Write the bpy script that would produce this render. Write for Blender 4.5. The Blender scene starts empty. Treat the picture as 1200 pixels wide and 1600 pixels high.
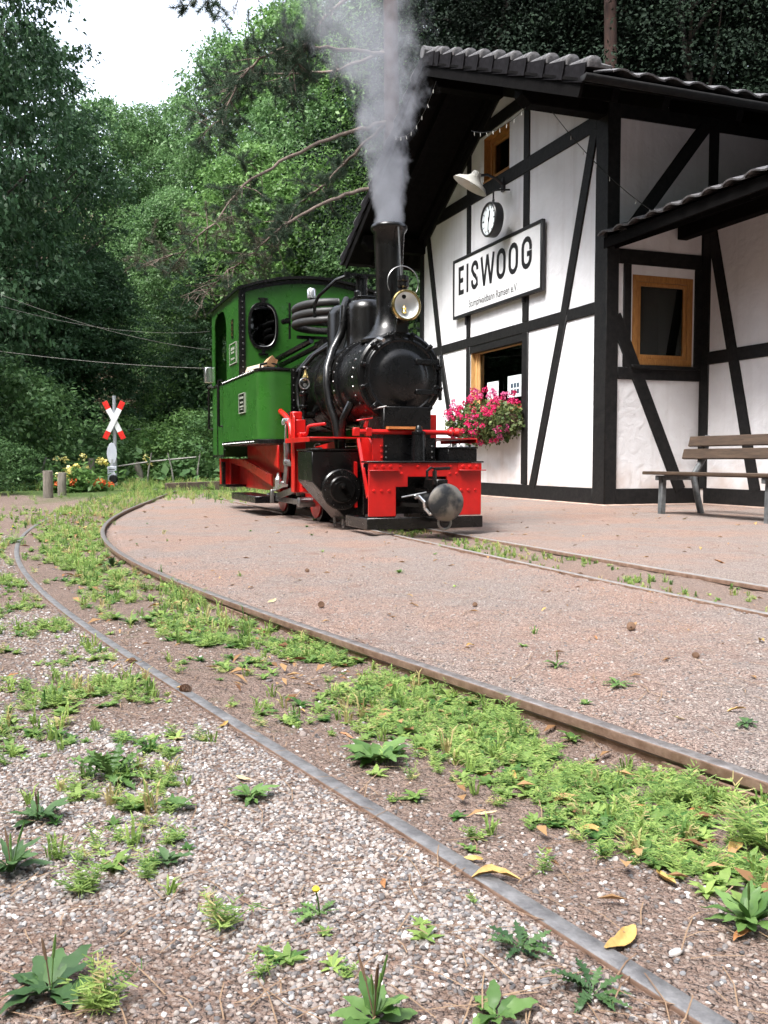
import bpy, math, random
import numpy as np
from mathutils import Vector, Matrix, noise
from mathutils.geometry import tessellate_polygon

rnd = random.Random(7)
sc = bpy.context.scene
COL = sc.collection
R_ = math.radians

# ------------------------------------------------------------------ camera, sky, sun, exposure
cam_d = bpy.data.cameras.new('camera')
cam = bpy.data.objects.new('camera', cam_d)
COL.objects.link(cam)
cam_d.sensor_fit = 'HORIZONTAL'
cam_d.sensor_width = 36.0
cam_d.lens = 36.0 * 1450 / 1200
cam_d.clip_start = 0.05
cam_d.clip_end = 2000
cam.location = (0, 0, 0.58)
cam.rotation_euler = (R_(90 - 3.197), 0, 0)
sc.camera = cam

SUN_AZ, SUN_EL = R_(222), R_(57)        # the bright part of the overcast sky stands behind the camera, to its left
world = bpy.data.worlds.new('World')
sc.world = world
world.use_nodes = True
wn = world.node_tree
bg = wn.nodes['Background']
sky = wn.nodes.new('ShaderNodeTexSky')
sky.sky_type = 'NISHITA'
sky.sun_disc = False
sky.sun_elevation = SUN_EL
sky.sun_rotation = SUN_AZ
sky.air_density = 1.0
sky.dust_density = 3.0
sky.ozone_density = 1.0
hs = wn.nodes.new('ShaderNodeHueSaturation')   # thin cloud cover takes most of the blue out
hs.inputs['Saturation'].default_value = 0.42
wn.links.new(sky.outputs[0], hs.inputs['Color'])
wn.links.new(hs.outputs[0], bg.inputs['Color'])
bg.inputs['Strength'].default_value = 0.15

sun_d = bpy.data.lights.new('sun', 'SUN')
sun = bpy.data.objects.new('sun', sun_d)
COL.objects.link(sun)
sun_d.energy = 1.5
sun_d.angle = R_(20)
sun_d.color = (1.0, 0.985, 0.965)
dsun = Vector((math.sin(SUN_AZ) * math.cos(SUN_EL), math.cos(SUN_AZ) * math.cos(SUN_EL), math.sin(SUN_EL)))
sun.rotation_euler = dsun.to_track_quat('Z', 'Y').to_euler()

sc.view_settings.view_transform = 'Standard'
sc.view_settings.look = 'None'
sc.view_settings.gamma = 1.0
sc.view_settings.use_curve_mapping = False
sc.view_settings.exposure = 2.1
sc.render.engine = 'CYCLES'
sc.cycles.max_bounces = 6
sc.cycles.diffuse_bounces = 3
sc.cycles.glossy_bounces = 3
sc.cycles.transmission_bounces = 4
sc.cycles.transparent_max_bounces = 8
sc.cycles.volume_bounces = 2
sc.cycles.volume_step_rate = 0.25
sc.cycles.use_denoising = True
sc.cycles.caustics_reflective = False
sc.cycles.caustics_refractive = False

# ------------------------------------------------------------------ helpers
class MB:
    """collects faces for ONE mesh object"""
    def __init__(s):
        s.v = []; s.f = []
    def add(s, vs, fs, m=None):
        o = len(s.v)
        for p in vs:
            p = Vector(p)
            s.v.append(m @ p if m is not None else p)
        for f in fs:
            s.f.append([i + o for i in f])
        return s
    def box(s, x0, x1, y0, y1, z0, z1, m=None):
        vs = [(x0,y0,z0),(x1,y0,z0),(x1,y1,z0),(x0,y1,z0),(x0,y0,z1),(x1,y0,z1),(x1,y1,z1),(x0,y1,z1)]
        return s.add(vs, [(0,3,2,1),(4,5,6,7),(0,1,5,4),(1,2,6,5),(2,3,7,6),(3,0,4,7)], m)
    def bar(s, a, b, w, h, up=(0,0,1)):
        """box of width w and height h from a to b"""
        a = Vector(a); b = Vector(b); d = (b - a); L = d.length; d.normalize()
        up = Vector(up)
        sd = d.cross(up)
        if sd.length < 1e-4: sd = d.cross(Vector((1,0,0)))
        sd.normalize(); u2 = sd.cross(d)
        m = Matrix((( d.x, sd.x, u2.x, a.x),(d.y, sd.y, u2.y, a.y),(d.z, sd.z, u2.z, a.z),(0,0,0,1)))
        return s.box(0, L, -w/2, w/2, -h/2, h/2, m)
    def tube(s, pts, rad, n=8, cap=True):
        pts = [Vector(p) for p in pts]
        if not hasattr(rad, '__len__'): rad = [rad] * len(pts)
        o = len(s.v); prev = None
        for i, p in enumerate(pts):
            d = (pts[min(i+1, len(pts)-1)] - pts[max(i-1, 0)]).normalized()
            if prev is None:
                a = Vector((0,0,1)) if abs(d.z) < .9 else Vector((1,0,0))
                x = d.cross(a).normalized()
            else:
                x = (prev - d * prev.dot(d)).normalized()
            prev = x; y = d.cross(x)
            for k in range(n):
                t = 2*math.pi*k/n
                s.v.append(p + (x*math.cos(t) + y*math.sin(t)) * rad[i])
        for i in range(len(pts)-1):
            for k in range(n):
                k2 = (k+1) % n
                s.f.append([o+i*n+k, o+i*n+k2, o+(i+1)*n+k2, o+(i+1)*n+k])
        if cap:
            s.f.append([o+k for k in range(n)][::-1])
            e = o+(len(pts)-1)*n
            s.f.append([e+k for k in range(n)])
        return s
    def lathe(s, prof, c=(0,0,0), axis='z', n=24, cap=True):
        """prof: (radius, height) list"""
        c = Vector(c); o = len(s.v)
        for r, h in prof:
            for k in range(n):
                t = 2*math.pi*k/n
                a, b = r*math.cos(t), r*math.sin(t)
                q = {'z': (a,b,h), 'x': (h,a,b), 'y': (b,h,a)}[axis]
                s.v.append(c + Vector(q))
        for i in range(len(prof)-1):
            for k in range(n):
                k2 = (k+1) % n
                s.f.append([o+i*n+k, o+i*n+k2, o+(i+1)*n+k2, o+(i+1)*n+k])
        if cap:
            s.f.append([o+k for k in range(n)][::-1])
            e = o+(len(prof)-1)*n
            s.f.append([e+k for k in range(n)])
        return s
    def prism(s, poly, ax, a0, a1, holes=()):
        """polygon (2d) pushed out along axis ax between a0 and a1; holes are polygons"""
        def P(p, a):
            return {'x': (a, p[0], p[1]), 'y': (p[0], a, p[1]), 'z': (p[0], p[1], a)}[ax]
        rings = [list(poly)] + [list(h) for h in holes]
        flat = [p for r in rings for p in r]
        if holes:
            tri = tessellate_polygon([[Vector((p[0], p[1], 0)) for p in r] for r in rings])
        else:
            tri = [tuple(range(len(poly)))]
        o = len(s.v); n = len(flat)
        for a in (a0, a1):
            for p in flat: s.v.append(Vector(P(p, a)))
        for t in tri:
            s.f.append([o+i for i in t]); s.f.append([o+n+i for i in reversed(t)])
        b = 0
        for r in rings:
            m = len(r)
            for i in range(m):
                j = (i+1) % m
                s.f.append([o+b+i, o+n+b+i, o+n+b+j, o+b+j])
            b += m
        return s
    def dome(s, c, r, nrm, h=None, n=6):
        """rivet head"""
        c = Vector(c); nrm = Vector(nrm).normalized(); h = h or r*.7
        a = Vector((0,0,1)) if abs(nrm.z) < .9 else Vector((1,0,0))
        x = nrm.cross(a).normalized(); y = nrm.cross(x); o = len(s.v)
        for rr, hh in ((1,0),(.7,.7)):
            for k in range(n):
                t = 2*math.pi*k/n
                s.v.append(c + (x*math.cos(t)+y*math.sin(t))*r*rr + nrm*h*hh)
        s.v.append(c + nrm*h)
        for k in range(n):
            k2 = (k+1) % n
            s.f.append([o+k, o+k2, o+n+k2, o+n+k]); s.f.append([o+n+k, o+n+k2, o+2*n])
        return s
    def torus(s, c, R, r, axis='z', n=28, m=6, t0=0, t1=2*math.pi):
        c = Vector(c); pts = []
        full = abs(t1-t0-2*math.pi) < 1e-6
        for i in range(n+1):
            t = t0 + (t1-t0)*i/n
            a, b = R*math.cos(t), R*math.sin(t)
            pts.append(c + Vector({'z': (a,b,0), 'x': (0,a,b), 'y': (b,0,a)}[axis]))
        if full: pts[-1] = pts[0].copy()
        return s.tube(pts, r, m, cap=not full)
    def mesh(s, name, angle=35):
        me = bpy.data.meshes.new(name)
        me.from_pydata([tuple(p) for p in s.v], [], s.f)
        me.validate(); me.update()
        import bmesh
        bm = bmesh.new(); bm.from_mesh(me)
        bmesh.ops.recalc_face_normals(bm, faces=bm.faces)
        bm.to_mesh(me); bm.free()
        me.shade_smooth()
        me.set_sharp_from_angle(angle=R_(angle))
        return me

def link(name, me, mat=None, parent=None, bevel=0):
    o = bpy.data.objects.new(name, me)
    COL.objects.link(o)
    if mat is not None:
        if len(me.materials) == 0: me.materials.append(mat)
    if parent is not None: o.parent = parent
    if bevel:
        b = o.modifiers.new('bevel', 'BEVEL'); b.width = bevel; b.segments = 1
        b.limit_method = 'ANGLE'; b.angle_limit = R_(40)
    return o
def obj(name, mb, mat, parent=None, bevel=0, angle=35):
    return link(name, mb.mesh(name, angle), mat, parent, bevel)
def tag(o, label=None, cat=None, group=None, kind=None):
    if label: o['label'] = label
    if cat: o['category'] = cat
    if group: o['group'] = group
    if kind: o['kind'] = kind
    return o
def thing(name, label, cat, loc=(0,0,0), rz=0.0, group=None):
    o = bpy.data.objects.new(name, None)
    o.empty_display_size = .2
    COL.objects.link(o); o.location = loc; o.rotation_euler = (0,0,rz)
    return tag(o, label, cat, group)
def copy_tree(o, parent=None):
    c = o.copy(); COL.objects.link(c)
    if parent is not None: c.parent = parent
    for ch in list(o.children): copy_tree(ch, c)
    return c
def np_mesh(name, V, F, tint=None, smooth=False):
    """fast mesh from arrays; F is (n,3) or (n,4); tint is one value per face"""
    me = bpy.data.meshes.new(name)
    V = np.asarray(V, np.float32); F = np.asarray(F, np.int32)
    k = F.shape[1]; n = len(F)
    me.vertices.add(len(V)); me.vertices.foreach_set('co', V.ravel())
    me.loops.add(n*k); me.loops.foreach_set('vertex_index', F.ravel())
    me.polygons.add(n); me.polygons.foreach_set('loop_start', np.arange(0, n*k, k, dtype=np.int32))
    me.update(calc_edges=True)
    if tint is not None:
        a = me.attributes.new('tint', 'FLOAT', 'FACE'); a.data.foreach_set('value', np.asarray(tint, np.float32))
    if smooth: me.shade_smooth()
    return me

# ------------------------------------------------------------------ materials
def nmat(name):
    m = bpy.data.materials.new(name); m.use_nodes = True
    nt = m.node_tree
    return m, nt, nt.nodes['Principled BSDF'], nt.nodes, nt.links
def M(name, c1, c2=None, rough=.5, metal=0, scale=8, bump=0, bscale=None, spec=.5, stretch=None, rvar=0.0, detail=6, coat=0):
    m, nt, p, N, L = nmat(name)
    tc = N.new('ShaderNodeTexCoord'); mp = N.new('ShaderNodeMapping')
    L.new(tc.outputs['Object'], mp.inputs[0])
    if stretch: mp.inputs['Scale'].default_value = stretch
    no = N.new('ShaderNodeTexNoise'); no.inputs['Scale'].default_value = scale; no.inputs['Detail'].default_value = detail
    no.inputs['Roughness'].default_value = .65
    L.new(mp.outputs[0], no.inputs['Vector'])
    mx = N.new('ShaderNodeValToRGB')
    c2 = c2 or tuple(min(1, c*1.25) for c in c1)
    mx.color_ramp.elements[0].position = .32; mx.color_ramp.elements[1].position = .68
    mx.color_ramp.elements[0].color = (*c1, 1); mx.color_ramp.elements[1].color = (*c2, 1)
    L.new(no.outputs['Fac'], mx.inputs[0]); L.new(mx.outputs[0], p.inputs['Base Color'])
    p.inputs['Roughness'].default_value = rough; p.inputs['Metallic'].default_value = metal
    p.inputs['Specular IOR Level'].default_value = spec
    if coat:
        p.inputs['Coat Weight'].default_value = coat; p.inputs['Coat Roughness'].default_value = .12
    if rvar:
        mr = N.new('ShaderNodeMapRange'); mr.inputs['To Min'].default_value = max(0, rough-rvar); mr.inputs['To Max'].default_value = min(1, rough+rvar)
        n2 = N.new('ShaderNodeTexNoise'); n2.inputs['Scale'].default_value = scale*2.3; n2.inputs['Detail'].default_value = 5
        L.new(mp.outputs[0], n2.inputs['Vector']); L.new(n2.outputs['Fac'], mr.inputs['Value']); L.new(mr.outputs[0], p.inputs['Roughness'])
    if bump:
        b = N.new('ShaderNodeBump'); b.inputs['Strength'].default_value = 1.0; b.inputs['Distance'].default_value = bump
        n3 = N.new('ShaderNodeTexNoise'); n3.inputs['Scale'].default_value = bscale or scale*2; n3.inputs['Detail'].default_value = 6
        L.new(mp.outputs[0], n3.inputs['Vector']); L.new(n3.outputs['Fac'], b.inputs['Height']); L.new(b.outputs[0], p.inputs['Normal'])
    return m

def leafmat(name, dark, light, trans=.25, rough=.45, attr='tint'):
    """leaf: colour by the per-leaf value 'tint', a little light coming through"""
    m, nt, p, N, L = nmat(name)
    at = N.new('ShaderNodeAttribute'); at.attribute_name = attr
    cr = N.new('ShaderNodeValToRGB')
    cr.color_ramp.elements[0].color = (*dark, 1); cr.color_ramp.elements[1].color = (*light, 1)
    L.new(at.outputs['Fac'], cr.inputs[0]); L.new(cr.outputs[0], p.inputs['Base Color'])
    p.inputs['Roughness'].default_value = rough
    p.inputs['Specular IOR Level'].default_value = .22
    tr = N.new('ShaderNodeBsdfTranslucent'); L.new(cr.outputs[0], tr.inputs[0])
    ms = N.new('ShaderNodeMixShader'); ms.inputs[0].default_value = trans
    L.new(p.outputs[0], ms.inputs[1]); L.new(tr.outputs[0], ms.inputs[2])
    L.new(ms.outputs[0], N['Material Output'].inputs[0])
    return m

def glassmat(name, tint=(.55,.6,.58)):
    m, nt, p, N, L = nmat(name)
    N.remove(p)
    t = N.new('ShaderNodeBsdfTransparent'); t.inputs[0].default_value = (*tint, 1)
    g = N.new('ShaderNodeBsdfGlossy'); g.inputs['Roughness'].default_value = .02
    fr = N.new('ShaderNodeFresnel'); fr.inputs['IOR'].default_value = 1.52
    ms = N.new('ShaderNodeMixShader')
    L.new(fr.outputs[0], ms.inputs[0]); L.new(t.outputs[0], ms.inputs[1]); L.new(g.outputs[0], ms.inputs[2])
    L.new(ms.outputs[0], N['Material Output'].inputs[0])
    return m

mt = {}
mt['timber'] = M('black_timber', (.0028,.0028,.0035), (.014,.013,.0125), rough=.6, spec=.3, scale=14, bump=.002, bscale=40, stretch=(1,1,1), rvar=.12)
mt['timber_roof'] = M('dark_stained_boards', (.0025,.0022,.0022), (.006,.0055,.0055), rough=.9, spec=.06, scale=10, bump=.002, bscale=50, rvar=.1)
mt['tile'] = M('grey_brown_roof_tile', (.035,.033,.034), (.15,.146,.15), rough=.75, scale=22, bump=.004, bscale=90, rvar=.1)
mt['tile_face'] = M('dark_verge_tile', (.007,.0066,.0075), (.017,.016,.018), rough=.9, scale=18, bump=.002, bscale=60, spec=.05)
mt['winwood'] = M('orange_varnished_wood', (.27,.115,.03), (.44,.21,.06), rough=.38, scale=9, stretch=(6,6,1), bump=.0008, bscale=30)
mt['winwood_pale'] = M('pale_varnished_wood', (.48,.28,.10), (.66,.42,.19), rough=.4, scale=9, stretch=(6,6,1), bump=.0008, bscale=30)
mt['glass'] = glassmat('window_glass')
mt['glass_dark'] = glassmat('dark_cab_glass', (.12,.125,.13))
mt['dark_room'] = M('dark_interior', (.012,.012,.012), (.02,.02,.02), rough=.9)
mt['white_enamel'] = M('white_sign_enamel', (.80,.81,.82), (.84,.845,.85), rough=.3, scale=5)
mt['black_paint'] = M('black_sign_paint', (.012,.012,.013), (.018,.018,.02), rough=.4)
mt['plinth'] = M('pink_sandstone_plinth', (.30,.20,.16), (.46,.34,.28), rough=.9, scale=7, bump=.006, bscale=25)
mt['gutter'] = M('dark_gutter_metal', (.010,.010,.011), (.02,.02,.02), rough=.8, metal=.0, spec=.12, scale=12)

def plaster_mat():
    m, nt, p, N, L = nmat('rough_white_plaster')
    tc = N.new('ShaderNodeTexCoord')
    n1 = N.new('ShaderNodeTexNoise'); n1.inputs['Scale'].default_value = 1.7; n1.inputs['Detail'].default_value = 8; n1.inputs['Roughness'].default_value = .6
    L.new(tc.outputs['Object'], n1.inputs['Vector'])
    cr = N.new('ShaderNodeValToRGB'); e = cr.color_ramp.elements
    e[0].position = .30; e[0].color = (.70,.695,.71,1); e[1].position = .62; e[1].color = (.80,.80,.82,1)
    L.new(n1.outputs['Fac'], cr.inputs[0])
    # fine grime spots
    n4 = N.new('ShaderNodeTexNoise'); n4.inputs['Scale'].default_value = 26; n4.inputs['Detail'].default_value = 4
    L.new(tc.outputs['Object'], n4.inputs['Vector'])
    sp = N.new('ShaderNodeMapRange'); sp.inputs['From Min'].default_value = .64; sp.inputs['From Max'].default_value = .80; sp.inputs['To Max'].default_value = .28
    L.new(n4.outputs['Fac'], sp.inputs['Value'])
    mg = N.new('ShaderNodeMixRGB'); mg.inputs[2].default_value = (.42,.40,.38,1)
    L.new(sp.outputs[0], mg.inputs[0]); L.new(cr.outputs[0], mg.inputs[1])
    mps = N.new('ShaderNodeMapping'); mps.inputs['Scale'].default_value = (7,7,.35); L.new(tc.outputs['Object'], mps.inputs[0])
    n5 = N.new('ShaderNodeTexNoise'); n5.inputs['Scale'].default_value = 1.0; n5.inputs['Detail'].default_value = 6; L.new(mps.outputs[0], n5.inputs['Vector'])
    st = N.new('ShaderNodeMapRange'); st.inputs['From Min'].default_value = .52; st.inputs['From Max'].default_value = .75; st.inputs['To Max'].default_value = .30; L.new(n5.outputs['Fac'], st.inputs['Value'])
    mst = N.new('ShaderNodeMixRGB'); mst.inputs[2].default_value = (.52,.50,.49,1); L.new(st.outputs[0], mst.inputs[0]); L.new(mg.outputs[0], mst.inputs[1])
    mg = mst
    # earth splashed up from the ground by rain
    sx = N.new('ShaderNodeSeparateXYZ'); L.new(tc.outputs['Object'], sx.inputs[0])
    n2 = N.new('ShaderNodeTexNoise'); n2.inputs['Scale'].default_value = 3.5; n2.inputs['Detail'].default_value = 7
    L.new(tc.outputs['Object'], n2.inputs['Vector'])
    ad = N.new('ShaderNodeMath'); ad.operation = 'MULTIPLY_ADD'; ad.inputs[1].default_value = .9; 
    L.new(n2.outputs['Fac'], ad.inputs[0]); L.new(sx.outputs['Z'], ad.inputs[2])
    mr = N.new('ShaderNodeMapRange'); mr.inputs['From Min'].default_value = .55; mr.inputs['From Max'].default_value = 1.0
    mr.inputs['To Min'].default_value = .62; mr.inputs['To Max'].default_value = 0
    L.new(ad.outputs[0], mr.inputs['Value'])
    mx = N.new('ShaderNodeMixRGB'); mx.inputs[2].default_value = (.50,.36,.28,1)
    L.new(mr.outputs[0], mx.inputs[0]); L.new(mg.outputs[0], mx.inputs[1]); L.new(mx.outputs[0], p.inputs['Base Color'])
    p.inputs['Roughness'].default_value = .88; p.inputs['Specular IOR Level'].default_value = .25
    b = N.new('ShaderNodeBump'); b.inputs['Distance'].default_value = .013
    n3 = N.new('ShaderNodeTexNoise'); n3.inputs['Scale'].default_value = 7; n3.inputs['Detail'].default_value = 9; n3.inputs['Distortion'].default_value = .6
    L.new(tc.outputs['Object'], n3.inputs['Vector']); L.new(n3.outputs['Fac'], b.inputs['Height']); L.new(b.outputs[0], p.inputs['Normal'])
    return m
mt['plaster'] = plaster_mat()
# ------------------------------------------------------------------ ground, tracks
OUT = np.array([(.60,.40),(.47,.66),(.36,.88),(.3,.98),(.21,1.11),(.12,1.26),(-.01,1.46),(-.13,1.64),(-.26,1.85),(-.42,2.1),(-.63,2.42),(-.93,2.98),(-1.33,3.76),(-1.86,4.79),(-2.43,6.08),(-2.84,7.31),(-3.22,8.96),(-3.55,10.5),(-3.97,13.1),(-4.3,16),(-4.6,20)])
INN = np.array([(1.27,.40),(1.08,.85),(.85,1.28),(.65,1.63),(.51,1.83),(.33,2.07),(.07,2.42),(-.25,2.98),(-.70,3.76),(-1.3,4.94),(-1.98,6.58),(-2.42,8.05),(-2.82,10.1),(-3.13,12.09),(-3.28,13.5),(-3.66,16),(-3.96,20)])
co = np.polyfit(OUT[:,1], OUT[:,0], 6); ci = np.polyfit(INN[:,1], INN[:,0], 6)
def x_out(y): return np.polyval(co, np.clip(y, .4, 20))
def x_in(y): return np.polyval(ci, np.clip(y, .4, 20))
# second track: straight under the locomotive, bending gently towards the viewer
T2R = np.array([(2.3,2.7),(1.73,4.16),(1.37,4.96),(1.02,5.91),(.59,7.06),(.34,7.74),(-.66,10.44),(-2.2,14.6)])
T2L = np.array([(1.74,2.5),(1.40,3.36),(1.2,3.84),(.94,4.5),(.61,5.48),(.18,6.66),(-.27,7.88),(-1.26,10.55),(-2.8,14.7)])
c2r = np.polyfit(T2R[:,1], T2R[:,0], 4); c2l = np.polyfit(T2L[:,1], T2L[:,0], 4)
def x2r(y): return np.polyval(c2r, np.clip(y, 2, 15))
def x2l(y): return np.polyval(c2l, np.clip(y, 2, 15))
def sstep(a, b, x):
    t = np.clip((x-a)/(b-a), 0, 1); return t*t*(3-2*t)

def terrain(x, y):
    """height of the ground without its fine relief"""
    x = np.asarray(x, float); y = np.asarray(y, float)
    d = np.maximum(0, y - 25 - .06*np.abs(x+4)) 
    d2 = np.maximum(0, -x - 13 - .15*y)
    h = .40*d*sstep(0, 10, d) + .45*d2*sstep(0, 8, d2)
    return np.minimum(h, 26)

xs = np.unique(np.concatenate([np.arange(-200,-30,10), np.arange(-30,-6,1.0), np.arange(-6,-3,.2), np.arange(-3,3,.05), np.arange(3,8,.25), np.arange(8,30,1.0), np.arange(30,201,10)]))
ys = np.unique(np.concatenate([np.arange(-60,-2,4.0), np.arange(-2,.4,.3), np.arange(.4,3.2,.03), np.arange(3.2,9,.07), np.arange(9,18,.3), np.arange(18,60,1.0), np.arange(60,301,10)]))
GX, GY = np.meshgrid(xs, ys)
def prof(x, y):
    """(height, redness of the crushed stone, greenness) by place"""
    xo, xi, l2, r2 = x_out(y), x_in(y), x2l(y), x2r(y)
    near = 1 - sstep(17, 21, y)
    plat = sstep(.02, .10, x-xi) * sstep(.0, .06, l2-x) * near      # the strip between the two tracks
    apron = sstep(.02, .12, x-r2) * near                             # towards the station
    bed1 = sstep(-.01, .01, x-xo) * sstep(0, .05, xi-x) * near
    bed2 = sstep(0, .05, x-l2) * sstep(0, .05, r2-x) * near
    left = sstep(-.01, .01, xo-x) * near
    fr = np.clip((x-xo)/.62, 0, 1)
    h = .024*plat + .015*apron + (.0165 - .034*fr**1.5)*bed1 + .0165*left - .010*bed2
    red = .75*plat + .95*apron + .30*bed2 + .12*bed1
    green = .35*bed1 + .15*bed2 + .10*left
    # grass verge beyond the curve and the foot of the hill
    far = sstep(13.5, 17, y) * (1-.9*sstep(-1.5, .5, x)) + sstep(19, 24, y)
    path = np.exp(-((x + 6.4 + .25*(y-11))/1.5)**2) * sstep(7, 9.5, y) * (1-sstep(15, 18, y))
    leftgrass = sstep(-3.6, -4.6, x) * sstep(9,12,y) * .6
    green = np.clip(green*(1-far) + far*.95 + leftgrass - 1.2*path, 0, 1)
    red = np.clip(red*(1-far) + .15*path, 0, 1)
    return h, red, green
hh, red, green = prof(GX, GY)
nz = np.zeros_like(GX)
for j in range(GX.shape[0]):
    if ys[j] < .3 or ys[j] > 30: continue
    for i in range(GX.shape[1]):
        if -9 < xs[i] < 8:
            p = Vector((GX[j,i], GY[j,i], 0))
            nz[j,i] = .010*noise.noise(p*2.2) + .006*noise.noise(p*7)
dr_ = np.minimum(np.abs(GX-x_in(GY)), np.abs(GX-x_out(GY)))
amp = .2 + .8*sstep(.04, .22, dr_)
GZ = terrain(GX, GY) + hh + nz*amp - .002
V = np.stack([GX.ravel(), GY.ravel(), GZ.ravel()], 1)
nx, ny = len(xs), len(ys)
idx = np.arange(nx*ny).reshape(ny, nx)
F = np.stack([idx[:-1,:-1].ravel(), idx[:-1,1:].ravel(), idx[1:,1:].ravel(), idx[1:,:-1].ravel()], 1)
gme = np_mesh('ground', V, F, smooth=True)
bedm = (sstep(0, .05, GX-x_out(GY)) * sstep(0, .05, x_in(GY)-GX) * (1-sstep(17,21,GY))) + sstep(0, .05, GX-x2l(GY))*sstep(0, .05, x2r(GY)-GX)*(1-sstep(14,16,GY))
for nm, arr in (('red', red), ('green', green), ('bed', bedm)):
    a = gme.attributes.new(nm, 'FLOAT', 'POINT'); a.data.foreach_set('value', arr.ravel().astype(np.float32))
from mathutils.bvhtree import BVHTree
def ground_z(x, y):
    """height of the ground mesh, bilinear"""
    i = int(np.clip(np.searchsorted(xs, x)-1, 0, nx-2)); j = int(np.clip(np.searchsorted(ys, y)-1, 0, ny-2))
    a = (x-xs[i])/(xs[i+1]-xs[i]); b = (y-ys[j])/(ys[j+1]-ys[j])
    return float(GZ[j,i]*(1-a)*(1-b)+GZ[j,i+1]*a*(1-b)+GZ[j+1,i]*(1-a)*b+GZ[j+1,i+1]*a*b)

def ground_mat():
    m, nt, p, N, L = nmat('gravel_and_earth')
    tc = N.new('ShaderNodeTexCoord')
    def noise_(s, d=6, r=.6, dist=0):
        n = N.new('ShaderNodeTexNoise'); n.inputs['Scale'].default_value = s; n.inputs['Detail'].default_value = d; n.inputs['Roughness'].default_value = r
        n.inputs['Distortion'].default_value = dist
        L.new(tc.outputs['Object'], n.inputs['Vector']); return n
    def attr(nm):
        a = N.new('ShaderNodeAttribute'); a.attribute_name = nm; return a.outputs['Fac']
    def ramp(src, stops):
        c = N.new('ShaderNodeValToRGB'); el = c.color_ramp.elements
        while len(el) < len(stops): el.new(.5)
        for e, (pos, colr) in zip(el, stops): e.position = pos; e.color = (*colr, 1)
        L.new(src, c.inputs[0]); return c.outputs[0]
    def mix(f, a, b, mode='MIX'):
        x = N.new('ShaderNodeMixRGB'); x.blend_type = mode
        if isinstance(f, (int, float)): x.inputs[0].default_value = f
        else: L.new(f, x.inputs[0])
        for s, q in ((a, 1), (b, 2)):
            if isinstance(s, tuple): x.inputs[q].default_value = (*s, 1)
            else: L.new(s, x.inputs[q])
        return x.outputs[0]
    def rng(src, a, b, c=0., d=1.):
        r = N.new('ShaderNodeMapRange'); L.new(src, r.inputs['Value'])
        for k, vv in zip(('From Min','From Max','To Min','To Max'), (a,b,c,d)): r.inputs[k].default_value = vv
        return r.outputs[0]
    def math_(op, a, b):
        x = N.new('ShaderNodeMath'); x.operation = op
        for k, s in enumerate((a, b)):
            if isinstance(s, (int, float)): x.inputs[k].default_value = s
            else: L.new(s, x.inputs[k])
        return x.outputs[0]
    def vor(s):
        v = N.new('ShaderNodeTexVoronoi'); v.inputs['Scale'].default_value = s; L.new(tc.outputs['Object'], v.inputs['Vector']); return v
    v1, v2 = vor(125), vor(240)
    def bw(o):
        r = N.new('ShaderNodeSeparateColor'); L.new(o, r.inputs[0]); return r.outputs[0]
    stone = [(0,(.09,.078,.074)),(.25,(.20,.165,.145)),(.5,(.31,.26,.235)),(.75,(.40,.345,.31)),(1,(.56,.52,.48))]
    s1 = ramp(bw(v1.outputs['Color']), stone)
    s2 = ramp(bw(v2.outputs['Color']), stone)
    soil = ramp(noise_(60, 6).outputs['Fac'], [(.3,(.10,.060,.042)),(.7,(.27,.178,.135))])
    big = noise_(1.6, 7, .65).outputs['Fac']
    big2 = noise_(5.5, 5, .6).outputs['Fac']
    # pale pea gravel with earth showing between and in patches
    pea = mix(rng(v1.outputs['Distance'], .35, .75), s1, soil)
    patch = rng(math_('ADD', math_('MULTIPLY', big, .6), math_('MULTIPLY', big2, .4)), .49, .56)
    pea = mix(.45, pea, soil)
    pea = mix(math_('MULTIPLY', patch, .85), pea, mix(.2, soil, s2))
    # reddish rolled crushed stone
    fine = mix(.45, s2, ramp(noise_(150, 3).outputs['Fac'], [(.3,(.16,.115,.10)),(.7,(.40,.31,.275))]))
    redst = mix(rng(math_('ADD', math_('MULTIPLY', big, .5), math_('MULTIPLY', noise_(.7, 4).outputs['Fac'], .5)), .43, .54), mix(1.0, fine, (1.02,.85,.76), 'MULTIPLY'), mix(1.0, fine, (.88,.87,.855), 'MULTIPLY'))
    redst = mix(rng(big2, .56, .70, 0, .5), redst, (.22,.13,.10))
    red_f = rng(math_('ADD', attr('red'), math_('MULTIPLY', math_('SUBTRACT', big2, .5), .5)), .15, .6)
    pea = mix(rng(math_('ADD', attr('bed'), math_('MULTIPLY', math_('SUBTRACT', big2, .5), 1.2)), .25, .75, 0, .85), pea, mix(.22, soil, s2))
    col = mix(red_f, pea, redst)
    # moss and short grass tint
    gcol = ramp(noise_(40, 5).outputs['Fac'], [(.3,(.045,.075,.02)),(.7,(.12,.18,.05))])
    gf = rng(math_('ADD', attr('green'), math_('MULTIPLY', math_('SUBTRACT', noise_(9, 5).outputs['Fac'], .5), .9)), .45, .75)
    col = mix(gf, col, gcol)
    # leaf litter on the wooded slope
    sx = N.new('ShaderNodeSeparateXYZ'); L.new(tc.outputs['Object'], sx.inputs[0])
    lit = ramp(noise_(25, 6).outputs['Fac'], [(.3,(.03,.022,.014)),(.7,(.09,.06,.035))])
    col = mix(rng(math_('ADD', sx.outputs['Z'], big), .8, 1.6), col, lit)
    L.new(col, p.inputs['Base Color'])
    p.inputs['Roughness'].default_value = .92; p.inputs['Specular IOR Level'].default_value = .25
    b1 = N.new('ShaderNodeBump'); b1.invert = True; b1.inputs['Distance'].default_value = .007
    L.new(v1.outputs['Distance'], b1.inputs['Height'])
    b2 = N.new('ShaderNodeBump'); b2.invert = True; b2.inputs['Distance'].default_value = .0035
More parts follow.
